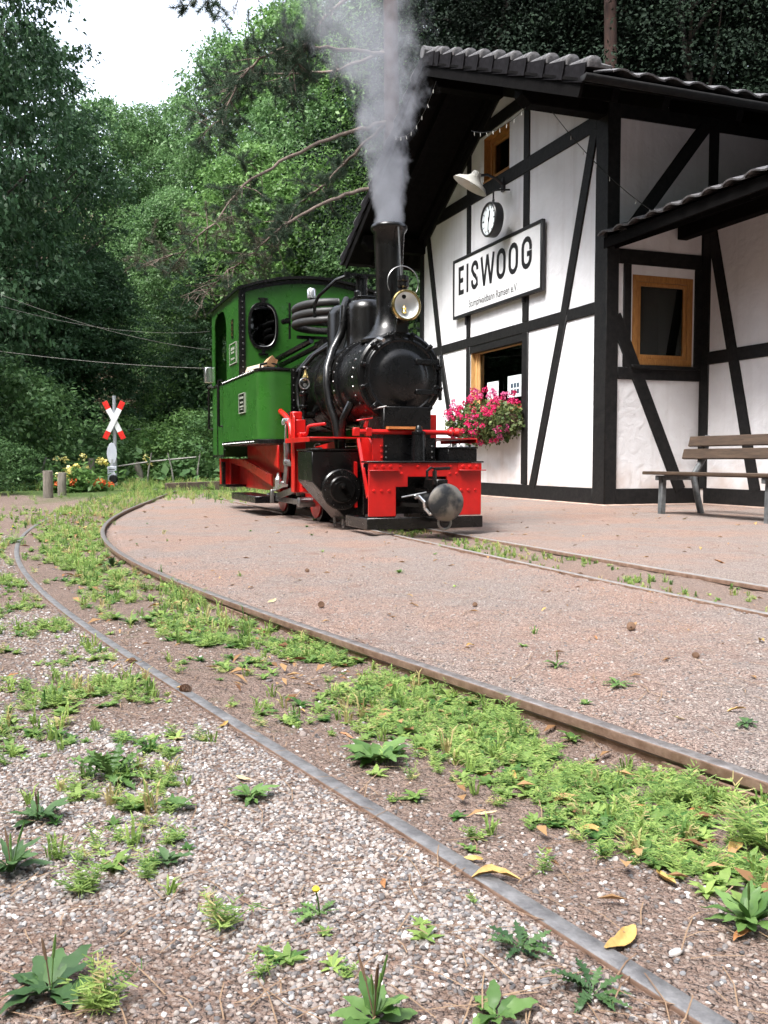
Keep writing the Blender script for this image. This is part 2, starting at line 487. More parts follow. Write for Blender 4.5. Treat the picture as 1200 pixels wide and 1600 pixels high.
    L.new(v2.outputs['Distance'], b2.inputs['Height']); L.new(b1.outputs[0], b2.inputs['Normal'])
    L.new(b2.outputs[0], p.inputs['Normal'])
    return m
mt['ground'] = ground_mat()
g = link('ground', gme, mt['ground']); tag(g, kind='structure')

mt['rail'] = M('worn_rail_steel', (.15,.135,.125), (.34,.31,.295), rough=.42, metal=.55, scale=30, bump=.0012, bscale=120, rvar=.15)
mt['rail_grey'] = M('dull_grey_rail_steel', (.13,.125,.125), (.30,.29,.285), rough=.5, metal=.5, scale=34, bump=.0015, bscale=130, rvar=.12)
mt['rail_pale'] = M('dusty_pale_rail_steel', (.17,.155,.145), (.31,.29,.27), rough=.6, metal=.2, scale=34, bump=.0015, bscale=130, rvar=.12)
mt['rail_rust'] = M('rusty_rail_steel', (.15,.085,.055), (.30,.20,.15), rough=.6, metal=.35, scale=26, bump=.0015, bscale=110, rvar=.12)
mt['sleeper'] = M('old_sleeper_wood', (.06,.045,.035), (.14,.11,.09), rough=.85, scale=6, bump=.004, bscale=40, stretch=(1,6,6))
def rail(name, fx, y0, y1, ztop, mat, parent, step=.12, w=.040, side=None):
    """vignole rail: rounded head, web, foot"""
    hw = w/2
    sec = [(-hw*.8,0),(hw*.8,0),(hw*.95,-.0015),(hw,-.005),(hw,-.020),(.006,-.028),(.006,-.062),(.03,-.068),(.03,-.074),(-.03,-.074),(-.03,-.068),(-.006,-.062),(-.006,-.028),(-hw,-.020),(-hw,-.005),(-hw*.95,-.0015)]
    yy = np.arange(y0, y1, step); mb = MB(); k = len(sec)
    for i, y in enumerate(yy):
        x = float(fx(y)); dx = float(fx(y+.05)-fx(y-.05))/.1
        d = Vector((dx, 1, 0)).normalized(); sd = Vector((d.y, -d.x, 0))
        zt = ztop + .002*noise.noise(Vector((x*.8, y*.8, 3)))
        for a, b in sec: mb.v.append(Vector((x, y, zt+b)) + sd*a)
        if i:
            for q in range(k):
                q2 = (q+1) % k
                mb.f.append([(i-1)*k+q, (i-1)*k+q2, i*k+q2, i*k+q])
    o = obj(name, mb, mat, parent, angle=50)
    if side is not None:
        o.data.materials.append(side)
        for i, p in enumerate(o.data.polygons):
            if abs(p.normal.z) < .55: p.material_index = 1
    return o
tr1 = thing('railway_track', 'curving narrow gauge track overgrown with green weeds in front of the crushed stone strip', 'railway track')
r1 = rail('rail', x_out, .4, 19, .0205, mt['rail_grey'], tr1, w=.029, side=mt['rail_rust']); r1['label'] = 'worn outer rail crossing the pale gravel'
r2 = rail('rail', x_in, .4, 19, .036, mt['rail'], tr1, w=.032, side=mt['rail_rust']); r2['label'] = 'round-headed inner rail along the edge of the crushed stone strip'
tr2 = thing('railway_track', 'straight narrow gauge track sunk in earth under the steam locomotive', 'railway track')
rail('rail', x2r, 2.3, 14.5, .016, mt['rail_pale'], tr2, side=mt['rail_rust']); rail('rail', x2l, 2.3, 14.5, .024, mt['rail_pale'], tr2, w=.034, side=mt['rail_rust'])

def fishplate(fx, y, zt, side):
    a = Vector((float(fx(y-.13)), y-.13, zt-.043)); b = Vector((float(fx(y+.13)), y+.13, zt-.043)); d = (b-a).normalized(); sd = Vector((d.y,-d.x,0))*side
    mb = MB().bar(a+sd*.011, b+sd*.011, .008, .026)
    for t in (.15,.38,.62,.85): mb.lathe([(.007,0),(.007,.006),(0,.007)], c=(0,0,0), n=6, cap=False); 
    k = 0; n6 = 19
    o = obj('fishplate', MB().bar(a+sd*.011, b+sd*.011, .008, .026), mt['rail_rust'], tr1, bevel=.002)
    for t in (.15,.38,.62,.85):
        c = a.lerp(b, t)+sd*.015; q = MB().dome(c, .0085, sd, .008); obj('bolt', q, mt['rail_rust'], o)
for fx, y, zt, sd_ in ((x_in, 1.62, .036, -1),(x_in, 3.55, .036, -1),(x_in, 6.4, .036, -1),(x_out, 2.75, .0205, 1)): fishplate(fx, y, zt, sd_)
# ------------------------------------------------------------------ the station
ROT = math.atan2(-.9377, .3474)
S = thing('half_timbered_station', 'white half-timbered railway station with black beams and a tiled overhanging roof', 'station building', (2.745, 11.524, 0), ROT)
st_m = Matrix.Translation((2.745, 11.524, 0)) @ Matrix.Rotation(ROT, 4, 'Z')
def frame_ring(x0, x1, z0, z1, w, ax, a0, a1):
    """rectangular frame as one prism with a hole"""
    return MB().prism([(x0,z0),(x1,z0),(x1,z1),(x0,z1)], ax, a0, a1, [[(x0+w,z0+w),(x1-w,z0+w),(x1-w,z1-w),(x0+w,z1-w)]])
AP = (-2.85, 6.47); SR, SL = .432, .556      # ridge and the two pitches
def roof_z(x): return AP[1] - (x-AP[0])*SR if x > AP[0] else AP[1] - (AP[0]-x)*SL
W0 = -5.95
# gable plaster with its two window openings
gp = [(W0,0),(0,0),(0,roof_z(0)-.2),(AP[0],AP[1]-.2),(W0,roof_z(W0)-.2)]
lowwin = [(-3.85,1.28),(-2.07,1.28),(-2.07,2.41),(-3.85,2.41)]
upwin = [(-3.42,4.87),(-2.58,4.87),(-2.58,5.56),(-3.42,5.56)]
def densify_wall(name, mb):
    return obj(name, mb, mt['plaster'], S)
densify_wall('wall', MB().prism(gp, 'y', 0, .20, [lowwin, upwin]))
# side wall (with window) and the two walls of the annex, back and left walls close the house
sidewin = [(.36,1.77),(1.27,1.77),(1.27,2.88),(.36,2.88)]
densify_wall('wall', MB().prism([(.2,0),(8,0),(8,4.98),(.2,4.98)], 'x', -.2, 0, [sidewin]))
densify_wall('wall', MB().box(0.0, 4.6, 1.42, 1.62, 0, 3.75))
densify_wall('wall', MB().box(W0, W0+.2, .2, 8, 0, 4.5))
densify_wall('wall', MB().prism([(W0,0),(0,0),(0,4.98),(AP[0],6.2),(W0,4.5)], 'y', 8, 8.2))
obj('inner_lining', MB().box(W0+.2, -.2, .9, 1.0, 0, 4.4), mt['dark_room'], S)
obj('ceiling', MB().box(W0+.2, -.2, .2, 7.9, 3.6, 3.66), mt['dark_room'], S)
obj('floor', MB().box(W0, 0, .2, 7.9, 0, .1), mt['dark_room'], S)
obj('plinth', MB().box(W0-.02, .04, -.05, .2, -.12, .03).box(-.1,.05,-.05,1.5,-.12,.028).box(.05,4.6,1.36,1.5,-.12,.03), mt['plinth'], S, bevel=.012)
# timbers, each a beam of its own; seen faces stand 15 mm proud
PR = -.018
def timber(a, b, w, depth=.12, ax='gable', prd=0.0):
    mb = MB()
    if ax == 'gable':
        mb.bar((a[0], PR-prd+depth/2, a[1]), (b[0], PR-prd+depth/2, b[1]), depth, w, up=Vector((0,1,0)).cross(Vector((b[0]-a[0],0,b[1]-a[1]))))
    elif ax == 'side':
        mb.bar((-PR+prd-depth/2, a[0], a[1]), (-PR+prd-depth/2, b[0], b[1]), depth, w, up=Vector((1,0,0)).cross(Vector((0,b[0]-a[0],b[1]-a[1]))))
    else:
        mb.bar((a[0], 1.42+PR-prd+depth/2, a[1]), (b[0], 1.42+PR-prd+depth/2, b[1]), depth, w, up=Vector((0,1,0)).cross(Vector((b[0]-a[0],0,b[1]-a[1]))))
    # slightly uneven hewn edges
    for v in mb.v: v += Vector((rnd.uniform(-.004,.004), rnd.uniform(-.001,.001) if ax!='side' else rnd.uniform(-.004,.004), rnd.uniform(-.004,.004)))
    return obj('timber', mb, mt['timber'], S, bevel=.006)
G = [((W0+.16,.125),(-.26,.125),.205,0), ((W0+.14,2.485),(-.26,2.485),.15,.001), ((W0+.14,4.765),(-.26,4.765),.20,.002),
     ((-4.55,5.70),(-1.15,5.70),.19,.003),
     ((-3.93,.23),(-3.93,2.41),.13,.004), ((-3.93,2.56),(-3.93,4.66),.13,.004), ((-3.93,4.86),(-3.93,5.6),.13,.004),
     ((-2.04,.23),(-2.04,2.41),.17,.005), ((-2.04,2.56),(-2.04,4.66),.16,.005), ((-2.04,4.86),(-2.04,5.85),.15,.005),
     ((-1.80,.20),(-.98,2.52),.17,.006), ((-1.01,2.46),(-.31,4.70),.17,.0065),
     ((W0+.30,4.70),(-5.06,2.46),.15,.007), ((-5.09,2.52),(-4.22,.20),.15,.0075),
     ((W0+.07,0.02),(W0+.07,4.75),.15,.008)]
for a, b, w, prd in G: timber(a, b, w, .12, 'gable', prd)
timber((W0+.02, roof_z(W0)-.34), (AP[0]-.02, AP[1]-.36), .2, .12, 'gable', .010)
timber((-.0, roof_z(0)-.34), (AP[0]+.02, AP[1]-.36), .2, .12, 'gable', .010)
obj('corner_post', MB().box(-.25, .022, -.030, .15, .005, 4.95), mt['timber'], S, bevel=.008)
obj('lintel', MB().box(-3.86, -2.06, -.01, .12, 2.30, 2.42), mt['timber'], S)
Sd = [((.15,.12),(1.50,.12),.21,0),((.15,1.66),(1.40,1.66),.15,.001),((.15,3.09),(1.40,3.09),.18,.002),
      ((.28,1.74),(.28,3.0),.11,.003),((1.36,1.74),(1.36,3.0),.13,.003),((1.46,.02),(1.46,3.7),.14,.006),
      ((.10,2.36),(1.12,.20),.17,.004),
      ((.30,3.40),(1.42,4.80),.17,.004),((1.55,3.6),(1.55,4.9),.14,.005),((.15,4.85),(8,4.85),.2,.002),((3.0,3.6),(3.0,4.8),.14,.004)]
for a, b, w, prd in Sd: timber(a, b, w, .12, 'side', prd)
An = [((.10,.125),(4.5,.125),.20,0),((.10,1.87),(4.5,1.87),.165,.001),((.12,3.66),(1.02,.20),.17,.003),((.09,.22),(.09,3.7),.13,.005),
      ((1.75,.22),(1.75,3.7),.15,.002),((3.2,.22),(3.2,3.7),.15,.002),((.10,3.62),(4.5,3.62),.16,.004)]
for a, b, w, prd in An: timber(a, b, w, .12, 'annex', prd)

# windows
def station_window(q, y, name_mat, fw=.075, double=True):
    x0, z0 = q[0]; x1, z1 = q[2]
    w = obj('window', frame_ring(x0, x1, z0, z1, fw, 'y', y, y+.07), name_mat, S, bevel=.004)
    inner = frame_ring(x0+fw+.002, x1-fw-.002, z0+fw+.002, z1-fw-.002, .05, 'y', y+.018, y+.062)
    obj('sash', inner, name_mat, w, bevel=.004)
    a = fw+.05
    obj('pane', MB().box(x0+a, x1-a, y+.04, y+.046, z0+a, z1-a), mt['glass'], w)
    obj('reveal', MB().box(x0, x0+.012, .0, y, z0, z1).box(x1-.012, x1, 0, y, z0, z1).box(x0+.012, x1-.012, 0, y, z1-.012, z1).box(x0+.012, x1-.012, -.02, y, z0, z0+.02), name_mat, w)
    return w
w1 = station_window(lowwin, .075, mt['winwood_pale']); w1['label'] = 'pale wooden window behind the geraniums'
obj('sill', MB().box(-3.84, -2.1, -.05, .07, 1.30, 1.335), mt['winwood_pale'], w1, bevel=.004)
w2 = station_window(upwin, .10, mt['winwood']); w2['label'] = 'small orange wooden window up in the gable'
x0, z0 = sidewin[0]; x1, z1 = sidewin[2]
w3 = obj('window', frame_ring(x0, x1, z0, z1, .08, 'x', -.06, .006), mt['winwood'], S, bevel=.004); w3['label'] = 'orange wooden window in the shaded side wall'
obj('sash', frame_ring(x0+.082, x1-.082, z0+.082, z1-.082, .05, 'x', -.05, -.008), mt['winwood'], w3, bevel=.004)
obj('pane', MB().box(-.035, -.03, x0+.13, x1-.13, z0+.13, z1-.13), mt['glass'], w3)
obj('sill', MB().box(-.02, .06, x0-.03, x1+.03, z0-.05, z0-.005), mt['timber'], w3, bevel=.004)
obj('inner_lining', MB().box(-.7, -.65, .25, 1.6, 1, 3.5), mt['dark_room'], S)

# ---- roof
def slope_frame(side, y, d, up):
    """point on a roof slope: d metres down from the ridge, up metres above the tile plane"""
    sg = 1 if side == 'r' else -1
    pit = SR if side == 'r' else SL
    c = 1/math.hypot(1, pit); s_ = pit*c
    return Vector((AP[0] + sg*(d*c + up*s_), y, AP[1] - d*s_ + up*c))
YV, YB = -1.27, 8.4
LEN = {'r': 4.30*math.hypot(1,SR), 'l': 3.85*math.hypot(1,SL)}
for side in 'rl':
    mb = MB()
    c = [slope_frame(side, YV+.05, .06, -.16), slope_frame(side, YV+.05, LEN[side]-.02, -.16), slope_frame(side, YB, LEN[side]-.02, -.16), slope_frame(side, YB, .06, -.16)]
    c2 = [slope_frame(side, p.y, d, -.115) for p, d in zip(c, (.06, LEN[side]-.02, LEN[side]-.02, .06))]
    mb.add(c + c2, [(0,1,2,3),(7,6,5,4),(0,4,5,1),(1,5,6,2),(2,6,7,3),(3,7,4,0)])
    obj('soffit', mb, mt['timber_roof'], S)
    # rafters under the boards, the first one in the overhang
    for y in (-.75, -.1, .9, 1.9, 2.9):
        obj('rafter', MB().bar(slope_frame(side, y, .15, -.23), slope_frame(side, y, LEN[side]-.15, -.23), .09, .13, up=(0,0,1)), mt['timber_roof'], S, bevel=.004)
    obj('bargeboard', MB().bar(slope_frame(side, YV+.03, .02, -.225), slope_frame(side, YV+.03, LEN[side]-.03, -.225), .035, .17, up=(0,0,1)), mt['timber_roof'], S, bevel=.004)
    obj('batten', MB().bar(slope_frame(side, YV+.005, .02, -.14), slope_frame(side, YV+.005, LEN[side]-.03, -.14), .04, .035, up=(0,0,1)), mt['timber_roof'], S, bevel=.003)
    pts = [slope_frame(side, y, LEN[side]+.05, -.09) for y in (YV-.03, YB)]
    mb = MB()
    for k in range(9):   # half-round gutter
        t = math.pi + math.pi*k/8
        for p in pts: mb.v.append(p + Vector((math.cos(t)*.06, 0, math.sin(t)*.06)))
    for k in range(8): mb.f.append([2*k, 2*k+1, 2*k+3, 2*k+2])
    o = len(mb.v); mb.v.append(pts[0].copy())
    for k in range(8): mb.f.append([o, 2*k, 2*k+2])
    go = obj('gutter', mb, mt['gutter'], S, angle=60)
    so = go.modifiers.new('wall', 'SOLIDIFY'); so.thickness = .005
# roof beams carried out to the verge
for x, dz in ((-.12,0),(W0+.1,0),(AP[0],.02)):
    z = roof_z(x)-.40+dz
    obj('purlin', MB().prism([(YV+.08,z+.13),(YV+.08,z-.02),(YV+.2,z-.12),(0,z-.12),(0,z+.13)], 'x', x-.10, x+.10), mt['timber_roof'], S, bevel=.008)
# tiles
def tile_mesh(n=6, w=.33, L=.40, th=.018, crown=.034):
    mb = MB()
    for u in (0, L):
        for lay in (0, 1):
            for k in range(n+1):
                a = k/n
                z = crown*math.sin(math.pi*min(1, a/.72))**1.0*(a < .72) - .006*(a >= .72) - th*lay
                mb.v.append(Vector((u, (a-.5)*w, z)))
    q = n+1
    for k in range(n):
        mb.f += [[k, k+1, 2*q+k+1, 2*q+k], [q+k, 3*q+k, 3*q+k+1, q+k+1], [k, q+k, q+k+1, k+1], [2*q+k, 2*q+k+1, 3*q+k+1, 3*q+k]]
    mb.f += [[0, 2*q, 3*q, q], [n, q+n, 3*q+n, 2*q+n]]
    return mb
tile_me = tile_mesh().mesh('roof_tile', 50); tile_me.materials.append(mt['tile'])
def place_tile(me, name, side, y, d, up=.0, flip=False, tilt=.055):
    """tile whose upper end lies d down the slope; it runs down the slope"""
    sg = 1 if side == 'r' else -1
    p = slope_frame(side, y, d, up)
    e1 = (slope_frame(side, y, d+1, up) - slope_frame(side, y, d, up)).normalized()
    n = (slope_frame(side, y, d, 1) - slope_frame(side, y, d, 0)).normalized()
    e1 = (e1 + n*tilt).normalized(); n = (n - e1*n.dot(e1)).normalized()
    e2 = n.cross(e1)
    if sg < 0: pass
    m = Matrix(((e1.x,e2.x,n.x,p.x),(e1.y,e2.y,n.y,p.y),(e1.z,e2.z,n.z,p.z),(0,0,0,1)))
    o = bpy.data.objects.new(name, me); COL.objects.link(o); o.parent = S; o.matrix_local = m
    o.rotation_euler.x += rnd.uniform(-.015,.015)
    return o
def verge_pair(sg):
    # the cover: a roll that widens towards its lower end and lies on the next tile
    mb = MB(); n = 8
    for u, rr, h in ((0,.040,-.012),(.46,.068,.034),(.52,.070,.030),(.535,.058,.016)):
        for k in range(n+1):
            t = math.pi*k/n; mb.v.append(Vector((u, sg*(.062 - rr*1.12*math.cos(t)*1.0), rr*math.sin(t)*.85 + h)))
        mb.v.append(Vector((u, sg*.27, .004+h*.4))); mb.v.append(Vector((u, sg*.27, -.018+h*.3))); mb.v.append(Vector((u, sg*.0, -.02)))
    q = n+4
    for i in range(3):
        for k in range(q): mb.f.append([i*q+k, i*q+(k+1)%q, (i+1)*q+(k+1)%q, (i+1)*q+k])
    mb.f.append(list(range(q))); mb.f.append(list(range(3*q, 4*q))[::-1])
    a = mb.mesh('verge_tile', 40); a.materials.append(mt['tile'])
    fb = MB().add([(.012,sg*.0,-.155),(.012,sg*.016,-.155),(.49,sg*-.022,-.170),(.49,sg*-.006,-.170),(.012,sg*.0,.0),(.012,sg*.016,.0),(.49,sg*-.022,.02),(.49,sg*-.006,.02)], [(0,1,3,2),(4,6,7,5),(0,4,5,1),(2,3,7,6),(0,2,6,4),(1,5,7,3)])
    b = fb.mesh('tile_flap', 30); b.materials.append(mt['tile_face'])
    return a, b
verge = {'r': verge_pair(1), 'l': verge_pair(-1)}
PITCH = .325; VP = .45
for side in 'rl':
    n = int(LEN[side]/PITCH)
    for k in range(int(LEN[side]/VP)+1):
        d = max(0, LEN[side] - VP*(int(LEN[side]/VP)+1-k))
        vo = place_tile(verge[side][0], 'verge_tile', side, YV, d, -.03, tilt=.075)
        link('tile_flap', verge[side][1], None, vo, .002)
    stuff = MB(); tb = tile_mesh(5)
    for k in range(n):
        d = LEN[side] - PITCH*(n-k)
        for j in range(int((YB-YV-.42)/.315)):
            y = YV + .45 + j*.315
            if k == n-1 and side == 'r' and j < 36:
                place_tile(tile_me, 'roof_tile', side, y, d+.02, -.03)
            else:
                p = slope_frame(side, y, d, -.03); e1 = (slope_frame(side, y, d+1, -.03)-p).normalized(); nn = (slope_frame(side, y, d, 1)-slope_frame(side, y, d, 0)).normalized()
                e1 = (e1+nn*.055).normalized(); nn = (nn-e1*nn.dot(e1)).normalized(); e2 = nn.cross(e1)
                m = Matrix(((e1.x,e2.x,nn.x,p.x),(e1.y,e2.y,nn.y,p.y),(e1.z,e2.z,nn.z,p.z),(0,0,0,1)))
                stuff.add(tb.v, tb.f, m)
    tag(obj('roof_tiling', stuff, mt['tile'], S, angle=50), kind='stuff')
obj('ridge_cap', MB().tube([(AP[0],YV-.01,AP[1]-.0),(AP[0],YB,AP[1]-.0)], .085, 10), mt['tile'], S)
# annex lean-to: eave runs parallel to the gable
def lean(x, d, up):   # d metres up the slope from the eave
    c = 1/math.hypot(1,.36); s_ = .36*c
    return Vector((x, -.06 + d*c - up*s_, 3.33 + d*s_ + up*c))
mb = MB(); c = [lean(.03,.02,-.09), lean(4.9,.02,-.09), lean(4.9,4.2,-.09), lean(.03,4.2,-.09)]
c2 = [lean(.03,.02,-.05), lean(4.9,.02,-.05), lean(4.9,4.2,-.05), lean(.03,4.2,-.05)]
mb.add(c+c2, [(0,1,2,3),(7,6,5,4),(0,4,5,1),(1,5,6,2),(2,6,7,3),(3,7,4,0)])
obj('annex_soffit', mb, mt['timber_roof'], S)
obj('annex_fascia', MB().bar(lean(-.04,.0,-.10), lean(4.9,.0,-.10), .03, .13), mt['timber_roof'], S, bevel=.004)
for x in (.1,.8,1.6,2.4,3.2): obj('rafter', MB().bar(lean(x,.05,-.15), lean(x,2.0,-.15), .08, .11), mt['timber_roof'], S, bevel=.004)
obj('annex_plate', MB().bar((.05,1.05,3.42),(4.6,1.05,3.42), .14, .16), mt['timber_roof'], S, bevel=.005)
stuff = MB()
for k in range(12):
    for j in range(15):
        p = lean(.10+j*.315, k*.325+.35, -.0); e1 = (lean(0,0,0)-lean(0,1,0)).normalized(); nn = (lean(0,0,1)-lean(0,0,0)).normalized()
        e1 = (e1+nn*.055).normalized(); nn = (nn-e1*nn.dot(e1)).normalized(); e2 = nn.cross(e1)
        m = Matrix(((e1.x,e2.x,nn.x,p.x),(e1.y,e2.y,nn.y,p.y),(e1.z,e2.z,nn.z,p.z),(0,0,0,1)))
        if k == 0:
            o = bpy.data.objects.new('roof_tile', tile_me); COL.objects.link(o); o.parent = S; o.matrix_local = m @ Matrix.Rotation(rnd.uniform(-.03,.03), 4, 'X')
        else: stuff.add(tile_mesh(5).v, tile_mesh(5).f, m)
tag(obj('roof_tiling', stuff, mt['tile'], S, angle=50), kind='stuff')

# ---- sign board
def at_st(x, y, z): return st_m @ Vector((x, y, z))
SG = thing('station_sign', 'white EISWOOG name board with black frame on the station gable', 'sign', at_st(-2.92, -.03, 3.39), ROT)
obj('board', MB().box(-1.41, 1.41, -.045, .0, -.435, .435), mt['white_enamel'], SG)
obj('frame', MB().prism([(-1.46,-.485),(1.46,-.485),(1.46,.485),(-1.46,.485)], 'y', -.058, .0, [[(-1.41,-.435),(1.41,-.435),(1.41,.435),(-1.41,.435)]]), mt['black_paint'], SG, bevel=.006)
obj('bracket', MB().bar((-1.02,-.015,-.48),(-1.02,-.015,-.62),.05,.02).bar((.88,-.015,-.48),(.88,-.015,-.56),.05,.02), mt['black_paint'], SG)
def ribbon(mb, pts, t, y, closed=False):
    P = [Vector((p[0], 0, p[1])) for p in pts]; n = len(P); o = len(mb.v)
    for i in range(n):
        if closed: a, b = P[i-1], P[(i+1) % n]
        else: a, b = P[max(i-1,0)], P[min(i+1,n-1)]
        d1 = (P[i]-a).normalized() if (P[i]-a).length > 1e-6 else (b-P[i]).normalized()
        d2 = (b-P[i]).normalized() if (b-P[i]).length > 1e-6 else d1
        nrm = Vector((-(d1+d2).z, 0, (d1+d2).x)).normalized()
        k = 1/max(.45, math.sqrt(max(.0, (1+d1.dot(d2))/2)))
        for sgn in (1, -1): mb.v.append(P[i] + nrm*sgn*t/2*k + Vector((0, y, 0)))
    m = n if closed else n-1
    for i in range(m):
        j = (i+1) % n
        mb.f.append([o+2*i, o+2*i+1, o+2*j+1, o+2*j])
def arc(cx, cz, rx, rz, a0, a1, n=7):
    return [(cx+rx*math.cos(R_(a0+(a1-a0)*i/n)), cz+rz*math.sin(R_(a0+(a1-a0)*i/n))) for i in range(n+1)]
T = .074; Zb, Zt = 3.27-3.39+.005, 3.73-3.39
def letter(kind, xl, xr):
    mb = MB(); y = -.048; h = T/2; l, r = xl+h, xr-h; b, t = Zb+h, Zt-h; m = (b+t)/2; w = r-l; q = w*.5
    if kind == 'E':
        ribbon(mb, [(l,Zb),(l,Zt)], T, y)
        for z in (b, m, t): ribbon(mb, [(l+h,z),(xr - (.02 if z == m else 0),z)], T, y-.0005)
    elif kind == 'I': ribbon(mb, [((xl+xr)/2,Zb),((xl+xr)/2,Zt)], T, y)
    elif kind == 'O':
        ribbon(mb, arc(l+q,t-q,q,q,0,180)+arc(l+q,b+q,q,q,180,360), T, y, True)
    elif kind == 'G':
        ribbon(mb, [(r,t-q-.05)]+arc(l+q,t-q,q,q,0,180)+arc(l+q,b+q,q,q,180,360)+[(r,m-.02),(l+q+.01,m-.02)], T, y)
    elif kind == 'S':
        ribbon(mb, [(r,t-q-.03)]+arc(l+q,t-q,q,q,0,180)+[(l,m+q*1.0),(l+.3*w,m+.02),(l+.7*w,m-.03),(r,m-q*1.1)]+arc(l+q,b+q,q,q,0,-180)+[(l,b+q+.03)], T, y)
    elif kind == 'W':
        t2 = T*.92
        p = [(xl+h,Zt),(xl+(xr-xl)*.27,Zb),((xl+xr)/2,Zt),(xr-(xr-xl)*.27,Zb),(xr-h,Zt)]
        for i in range(4): ribbon(mb, [p[i],p[i+1]], t2, y-.0004*i)
    return obj('letter', mb, mt['black_paint'], SG)
for k, a, b in (('E',4.17,3.97),('I',3.87,3.80),('S',3.70,3.44),('W',3.37,2.88),('O',2.82,2.53),('O',2.44,2.15),('G',2.05,1.75)):
    letter(k, -a+2.92, -b+2.92)
def text_mesh(txt, size, offset=0.0, shear=0):
    cu = bpy.data.curves.new('text', 'FONT'); cu.body = txt; cu.size = size; cu.offset = offset
    o = bpy.data.objects.new('text', cu); COL.objects.link(o)
    dg = bpy.context.evaluated_depsgraph_get()
    me = bpy.data.meshes.new_from_object(o.evaluated_get(dg))
    bpy.data.objects.remove(o); return me
def put_text(name, txt, width, height, loc, parent, mat, offset=0.0, m=None):
    me = text_mesh(txt, 1.0, offset); V = np.array([v.co[:] for v in me.vertices]); lo, hi = V.min(0), V.max(0)
    sx, sz = width/(hi[0]-lo[0]), height/(hi[1]-lo[1])
    for v in me.vertices: v.co = ((v.co.x-lo[0])*sx, 0, (v.co.y-lo[1])*sz)
    me.materials.clear(); me.materials.append(mat)
    o = link(name, me, None, parent); o.location = loc
    if m is not None: o.matrix_local = m
    return o
put_text('small_lettering', 'Stumpfwaldbahn Ramsen e.V.', 1.62, .150, (-3.78+2.92, -.048, 2.985-3.39), SG, mt['black_paint'], offset=.006)

# ---- clock
CK = thing('station_clock', 'round white station clock in a black case hanging above the name board', 'clock', at_st(-2.53, -.255, 4.09), ROT)
mt['clock_face'] = M('clock_dial', (.72,.78,.80), (.78,.83,.85), rough=.25, scale=3)
obj('case', MB().lathe([(.20,0.02),(.245,.015),(.25,.0),(.25,-.11),(.238,-.125),(.222,-.125),(.220,-.10),(.0,-.10)], axis='y', n=40, cap=False).lathe([(.0,.02),(.20,.02)], axis='y', n=40, cap=False), mt['black_paint'], CK)
obj('dial', MB().lathe([(.219,-.102),(.0,-.1021)], axis='y', n=40, cap=False), mt['clock_face'], CK)
for k in range(12):
    a = R_(30*k); r0 = .165 if k % 3 else .15
    obj('hour_mark', MB().bar((r0*math.sin(a),-.104,r0*math.cos(a)),(.2*math.sin(a),-.104,.2*math.cos(a)),.004,.014 if k % 3 else .02, up=Vector((0,1,0)).cross(Vector((math.sin(a),0,math.cos(a))))), mt['black_paint'], CK)
obj('hour_hand', MB().bar((0,-.109,-.03),(.035,-.109,.12),.004,.022,up=(1,0,-.2)), mt['black_paint'], CK)
obj('minute_hand', MB().bar((0,-.114,.03),(-.012,-.114,-.18),.003,.010,up=(1,0,0)), mt['black_paint'], CK)
obj('hanger', MB().tube([(0,-.03,.25),(0,-.03,.42),(0,.05,.44),(0,.235,.46)], .014, 8).torus((0,-.03,.275),.028,.008,'y',14,6), mt['black_paint'], CK)

# ---- lamp
LP = thing('wall_lamp', 'pale enamel shade lamp on a black arm beside the gable window', 'lamp', at_st(-2.74, -.02, 4.70), ROT)
mt['shade_in'] = M('aged_cream_enamel', (.50,.50,.46), (.62,.61,.56), rough=.45, scale=6)
obj('bracket', MB().tube([(0,0,-.02),(0,-.12,.06),(.0,-.26,.10),(.0,-.40,.07)], .02, 8).box(-.04,.04,-.015,.03,-.12,.08), mt['black_paint'], LP)
sh = obj('shade', MB().lathe([(.03,.10),(.055,.09),(.07,.03),(.10,0),(.20,-.055),(.245,-.105),(.240,-.105),(.195,-.06),(.10,-.006),(.06,.02),(0.0,.02)], n=32, cap=False), mt['shade_in'], LP, angle=45)
sh.location = (-.04,-.46,0.03); sh.rotation_euler = (R_(-26), R_(16), 0); sh.scale = (1.15,1.15,1.15)
bb = obj('bulb', MB().lathe([(.0,-.08),(.022,-.07),(.034,-.04),(.03,-.01),(.016,.02)], n=14, cap=False), mt['clock_face'], sh)

# ---- notices inside the ground-floor window (flat prints)
def notice(label, x0, x1, z0, z1, y, marks):
    t = thing('notice', label, 'notice', at_st((x0+x1)/2, y, z0), ROT)
    w = (x1-x0)/2; h = z1-z0
    obj('sheet', MB().box(-w, w, 0, .002, 0, h), mt['paper'], t)
    mb = MB()
    for a, b, c, d in marks: mb.box(-w+2*w*a, -w+2*w*b, -.002, -.0005, h*c, h*d)
    obj('print', mb, mt['print'], t)
mt['paper'] = M('notice_paper', (.72,.80,.80), (.76,.83,.84), rough=.6)
mt['print'] = M('dark_blue_print', (.02,.045,.075), (.03,.06,.09), rough=.6)
notice('white notice with one blue picture inside the window, left of the other notice', -3.40, -3.02, 1.52, 1.80, .072, [(.42,.64,.34,.62),(.15,.85,.8,.82),(.15,.85,.2,.215),(.15,.7,.14,.155),(.25,.75,.72,.735)])
notice('white notice with a grid of small dark pictures inside the window', -2.72, -2.30, 1.52, 1.84, .072, [(.25+.22*i,.41+.22*i,.15+.28*j,.36+.28*j) for i in range(3) for j in range(2)]+[(.1,.9,.86,.875),(.1,.9,.80,.81)])

